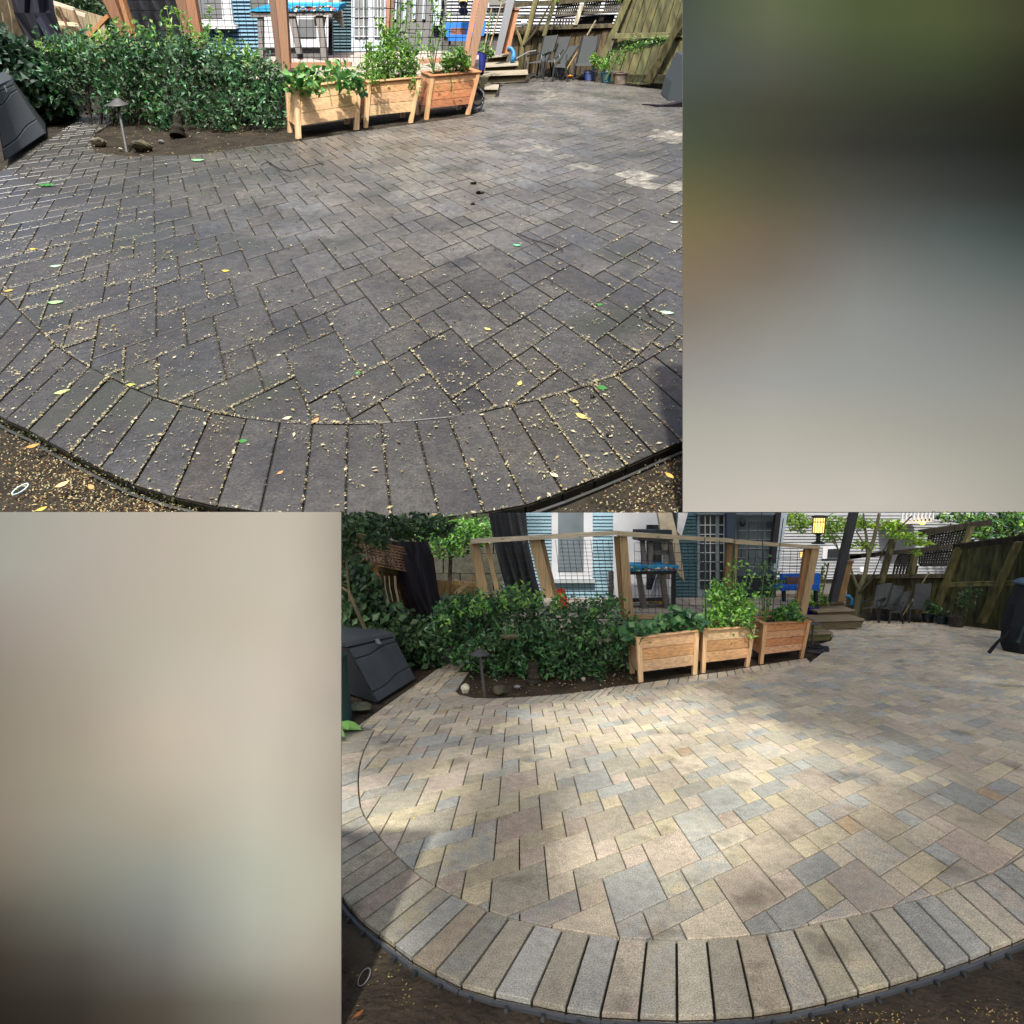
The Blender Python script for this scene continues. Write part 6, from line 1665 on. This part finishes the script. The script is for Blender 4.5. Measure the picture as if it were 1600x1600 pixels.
for i, (x, y, rx, ry, lab) in enumerate(((740, 288, 5, 3, 'dark bark bit, upper of three on the middle pavers'), (749, 303, 6, 3, 'dark bark bit, largest of three on the middle pavers'), (739, 320, 4, 2, 'dark bark bit, lowest of three on the middle pavers'), (926, 621, 4, 4, 'dark bark bit beside the yellow leaves'), (951, 683, 4, 6, 'dark bark bit low on the right border pavers'))):
    g = c.g(x, y); u = g.y / F
    mb = MB(); mb.blob((g.x, g.y, g.z + ry * u * .5), (rx * u, rx * u * .7, ry * u * .6), lin(48, 44, 44, .7), i, .3, 8, 5)
    single('bark_bit', lab, 'bark', mb, M['hbark'])
for pts, lab in (([(408, 259), (420, 254), (438, 266), (456, 269), (480, 262), (506, 256)], 'thin branched twig on the pavers before the left planter'), ([(808, 366), (830, 376), (858, 384), (880, 394)], 'thin twig on the pavers in the upper right middle'), ([(1006, 478), (1012, 490), (1017, 497)], 'short dark twig at the right by the pale folded leaf')):
    mb = MB(); mb.tube([c.g(x, y, .05) for x, y in pts], [.018] * len(pts), lin(62, 50, 42, .7), 5); a, b = pts[1], pts[-2]
    mb.tube([c.g(*a, .05), c.g(a[0] + 18, a[1] + 16, .04), c.g(a[0] + 34, a[1] + 24, .04)], .012, lin(62, 50, 42, .7), 4)
    single('twig', lab, 'twig', mb, M['hbark'])
g = c.g(27, 757, -.15)
pts = [g + Vector((.10 * math.cos(a), 0, 0)) + c.back * (.17 * math.sin(a) + .06 * math.cos(a)) + c.n * .03 for a in [2 * math.pi * k / 20 for k in range(21)]]
mb = MB(); mb.tube(pts, .013, lin(190, 220, 224), 6)
single('plastic_ring', 'white oval ring lying on the littered soil at lower left', 'ring', mb, M['white'])
mb = MB()
for i in range(len(HOUT) - 1):
    a, b = c.g(*HOUT[i], 0), c.g(*HOUT[i + 1], 0)
    o = (b - a).cross(c.n).normalized()
    A0, B0, A1, B1 = a + o * .07, b + o * .07, a + o * .13, b + o * .13
    mb.box8([A0 - c.n * .5, B0 - c.n * .5, B1 - c.n * .5, A1 - c.n * .5, A0 - c.n * .19, B0 - c.n * .19, B1 - c.n * .2, A1 - c.n * .2], jit(lin(50, 52, 50), .1))
single('paver_edging', 'dark plastic edging half buried along the rim of the littered patio', 'edging', mb, M['plastic'])
# moss along the outer rim at the lower left
P = []
for _ in range(520):
    i = R.randrange(5, 16); t = R.random()
    a, b = HOUT[i], HOUT[i + 1]
    P.append(c.g(a[0] + (b[0] - a[0]) * t + R.gauss(0, 3), a[1] + (b[1] - a[1]) * t + R.gauss(0, 3), R.uniform(-.25, -.05)))
mb = MB(); mb.leaves(P, .07, [lin(78, 92, 44, .7), lin(60, 72, 36, .7), lin(96, 104, 56, .7)], up=1, elong=1.4, view=.4)
struct('moss', mb, M['hleaf'], kind='stuff')

# ------------------------------------------------------------------ the two blurred display panels
def smooth(t): return t * t * (3 - 2 * t)
def print_panel(name, label, x0, x1, z0, z1, Y, rows, k, feet):
    nx, ny = 48, 72
    nr, nc = len(rows), len(rows[0][1])
    ys = [r[0] for r in rows]
    L = [[lin(*q) for q in r[1]] for r in rows]
    vs, cs = [], []
    for j in range(ny + 1):
        v = j / ny
        i0 = max(i for i in range(nr) if ys[i] <= v + 1e-9); i0 = min(i0, nr - 2)
        tv = (v - ys[i0]) / (ys[i0 + 1] - ys[i0])
        for i in range(nx + 1):
            uu = i / nx * (nc - 1); c0 = min(int(uu), nc - 2); tu = uu - c0
            a = mixc(L[i0][c0], L[i0][c0 + 1], tu); b = mixc(L[i0 + 1][c0], L[i0 + 1][c0 + 1], tu)
            cs.append(tuple(q * kk for q, kk in zip(mixc(a, b, tv), k)))
            vs.append((x0 + (x1 - x0) * i / nx, Y, z1 + (z0 - z1) * v))
    fs = [(j * (nx + 1) + i, j * (nx + 1) + i + 1, (j + 1) * (nx + 1) + i + 1, (j + 1) * (nx + 1) + i) for j in range(ny) for i in range(nx)]
    root = thing(name, label, 'panel', Vector(((x0 + x1) / 2, Y, z0)))
    me = bpy.data.meshes.new('print')
    o_ = wloc(root)
    me.from_pydata([(a - o_.x, b - o_.y, d - o_.z) for a, b, d in vs], [], [q[::-1] for q in fs])
    at = me.attributes.new('col', 'FLOAT_COLOR', 'POINT')
    at.data.foreach_set('color', [q for cc in cs for q in (*cc, 1.0)])
    me.materials.append(M['print'])
    o = bpy.data.objects.new('print', me); C.objects.link(o); o.parent = root
    t = .004 * (z1 - z0)
    mb = MB(); mb.box8([(x0, Y + .002, z0), (x1, Y + .002, z0), (x1, Y + t, z0), (x0, Y + t, z0), (x0, Y + .002, z1), (x1, Y + .002, z1), (x1, Y + t, z1), (x0, Y + t, z1)], lin(150, 144, 134)); part('board', mb, M['paint'], root)
    for x in feet:
        w_ = .02 * (x1 - x0)
        mb = MB(); mb.box8([(x - w_, Y + t + .002, -.1), (x + w_, Y + t + .002, -.1), (x + w_, Y + t + .05, -.1), (x - w_, Y + t + .05, -.1), (x - w_, Y + t + .002, z1 - .2), (x + w_, Y + t + .002, z1 - .2), (x + w_, Y + t + .05, z1 - .2), (x - w_, Y + t + .05, z1 - .2)], lin(90, 88, 84)); part('post', mb, M['metal'], root)
M['print'] = tint('matt_print', 1.0, 1.0, .0, 0, spec=0)
UR = [(0, ((72, 80, 70), (100, 108, 76), (80, 90, 58), (80, 86, 54), (62, 62, 46))), (.08, ((78, 86, 74), (98, 104, 78), (80, 90, 58), (78, 86, 54), (64, 64, 46))), (.16, ((80, 88, 82), (86, 88, 74), (70, 76, 56), (62, 70, 48), (46, 46, 34))),
      (.24, ((74, 80, 66), (72, 72, 58), (60, 62, 50), (48, 50, 40), (38, 36, 28))), (.31, ((78, 86, 64), (70, 70, 56), (56, 56, 50), (44, 46, 42), (32, 34, 26))), (.40, ((104, 100, 68), (88, 86, 66), (78, 78, 70), (62, 64, 60), (44, 48, 44))),
      (.47, ((124, 112, 78), (112, 100, 80), (98, 98, 92), (82, 90, 86), (62, 70, 66))), (.55, ((132, 116, 92), (124, 114, 100), (126, 126, 120), (108, 114, 110), (88, 98, 94))), (.63, ((134, 124, 110), (142, 138, 126), (144, 146, 140), (130, 134, 128), (116, 118, 114))),
      (.75, ((160, 156, 148), (164, 164, 158), (158, 160, 154), (150, 152, 146), (142, 142, 136))), (.85, ((184, 180, 166), (186, 182, 168), (178, 174, 160), (166, 164, 152), (156, 154, 142))), (.93, ((198, 192, 178), (200, 194, 180), (196, 190, 176), (182, 178, 164), (164, 162, 148))),
      (1.0, ((208, 200, 186), (214, 204, 188), (208, 200, 186), (196, 188, 174), (172, 168, 154)))]
LL = [(0, ((160, 160, 148), (176, 172, 158), (188, 178, 162), (198, 188, 170), (202, 192, 174))), (.1, ((162, 162, 150), (176, 168, 156), (188, 178, 162), (198, 190, 172), (202, 192, 174))), (.2, ((152, 142, 132), (172, 164, 150), (186, 178, 160), (198, 188, 168), (206, 196, 178))),
      (.3, ((140, 132, 118), (164, 156, 140), (190, 182, 164), (204, 194, 176), (208, 196, 178))), (.4, ((138, 130, 114), (162, 152, 134), (196, 184, 164), (204, 194, 176), (208, 198, 180))), (.48, ((138, 130, 114), (160, 152, 132), (188, 178, 158), (202, 194, 174), (204, 194, 174))),
      (.57, ((136, 124, 110), (152, 148, 132), (170, 162, 144), (194, 190, 172), (200, 190, 170))), (.65, ((122, 112, 98), (134, 134, 120), (150, 152, 140), (182, 184, 166), (196, 190, 170))), (.74, ((84, 78, 68), (108, 108, 98), (130, 132, 126), (176, 178, 162), (190, 184, 164))),
      (.82, ((60, 54, 46), (80, 76, 68), (112, 110, 104), (160, 160, 146), (182, 172, 154))), (.9, ((46, 42, 34), (58, 54, 46), (86, 80, 70), (122, 120, 106), (160, 150, 134))), (1.0, ((36, 32, 26), (46, 38, 34), (70, 64, 54), (110, 102, 90), (150, 140, 124)))]
Yb = 12.2
print_panel('print_panel', 'tall blurred print standing right of the upper patio, olive and black fading down to beige', (1067 - 800) / F * Yb, 825 / F * Yb, EYE, EYE + 830 / F * Yb, Yb, UR, (.495, .525, .565), (4.2, 6.6, 9.0))
Yl = 1.868
print_panel('print_panel', 'blurred beige print with dark lower corner standing left of the lower patio', -815 / F * Yl, (533 - 800) / F * Yl, -.09, EYE, Yl, LL, (.54, .565, .60), (-1.4, -.65))

# ------------------------------------------------------------------ the big tree over the clean patio (stands behind the camera, gives the dappled light)
LIT = [(950, 1130, 190, 60, 1.0), (700, 1225, 90, 46, 1.0), (1330, 1215, 120, 44, 1.0), (1000, 1270, 220, 90, .75), (1130, 1395, 150, 60, .88), (880, 1380, 110, 50, .75), (980, 1510, 110, 60, .9), (830, 1500, 60, 50, .6), (1150, 1500, 120, 60, .75), (1110, 1035, 120, 28, .97), (900, 962, 120, 26, .8), (1490, 1440, 70, 30, .85), (1330, 1410, 50, 24, .7), (1250, 1500, 40, 40, .7), (1180, 1160, 150, 36, 1.0), (1370, 1225, 110, 44, 1.0), (1060, 1110, 120, 36, 1.0), (760, 1330, 40, 24, .6), (860, 1010, 120, 26, .55), (1200, 1300, 120, 60, .6)]
def lit(x, y):
    if x < 545: return 1.0
    return min(1.0, 1 - np.prod([1 - a * math.exp(-((x - cx) / sx) ** 2 - ((y - cy) / sy) ** 2) for cx, cy, sx, sy, a in LIT]))
root = thing('shade_tree', 'large leafy tree beside the clean patio, its crown reaching over it', 'tree', Vector((7.5, -5, -.07)))
P = []
k = 0
while k < 2500:
    X, Y = (R.uniform(-2.6, 9.5), R.uniform(1.3, 12.2)) if k > 110 else (R.uniform(-.42, .15), R.uniform(1.6, 3.35))
    x, y = 800 + F * X / Y, 800 + F * EYE / Y
    if x > 1750 or (X < -.36 + .105 * (Y - 1.87) and Y < 3.5): continue
    lt = min(1, max(0, (lit(x, y) - .34) / .3))
    if R.random() < lt * lt * (3 - 2 * lt): continue
    h = R.uniform(5.2, 7.6)
    q = Vector((X, Y, 0)) + SUN * (h / SUN.z)
    if q.y > 0 and (q.z - EYE) / q.y < 1.12: continue
    k += 1
    sg = .08 if X < .15 and Y < 3.6 else .24
    for _ in range(14): P.append((q.x + R.gauss(0, sg), q.y + R.gauss(0, .24), q.z + R.gauss(0, .12)))
mb = MB(); mb.leaves(P, .15, DARK + GREEN[:2], up=1.0, elong=1.6, view=0); part('crown', mb, M['leaf'], root)
mb = MB()
mb.tube([(7.5, -5, -.1), (7.4, -4.8, 2), (7.1, -4.2, 4.4)], [.32, .26, .2], lin(96, 84, 66, .6), 9)
for e in ((1, -1, 6.2), (3, 2, 6.6), (5.5, 3, 6.5), (0, 3, 6.4), (7.5, 4, 6.8)): mb.tube([(7.15, -4.3, 4.1), ((7.15 + e[0]) / 2, (-4.3 + e[1]) / 2, 5.6), e], [.14, .09, .04], lin(96, 84, 66, .6), 7)
part('trunk', mb, M['bark'], root)
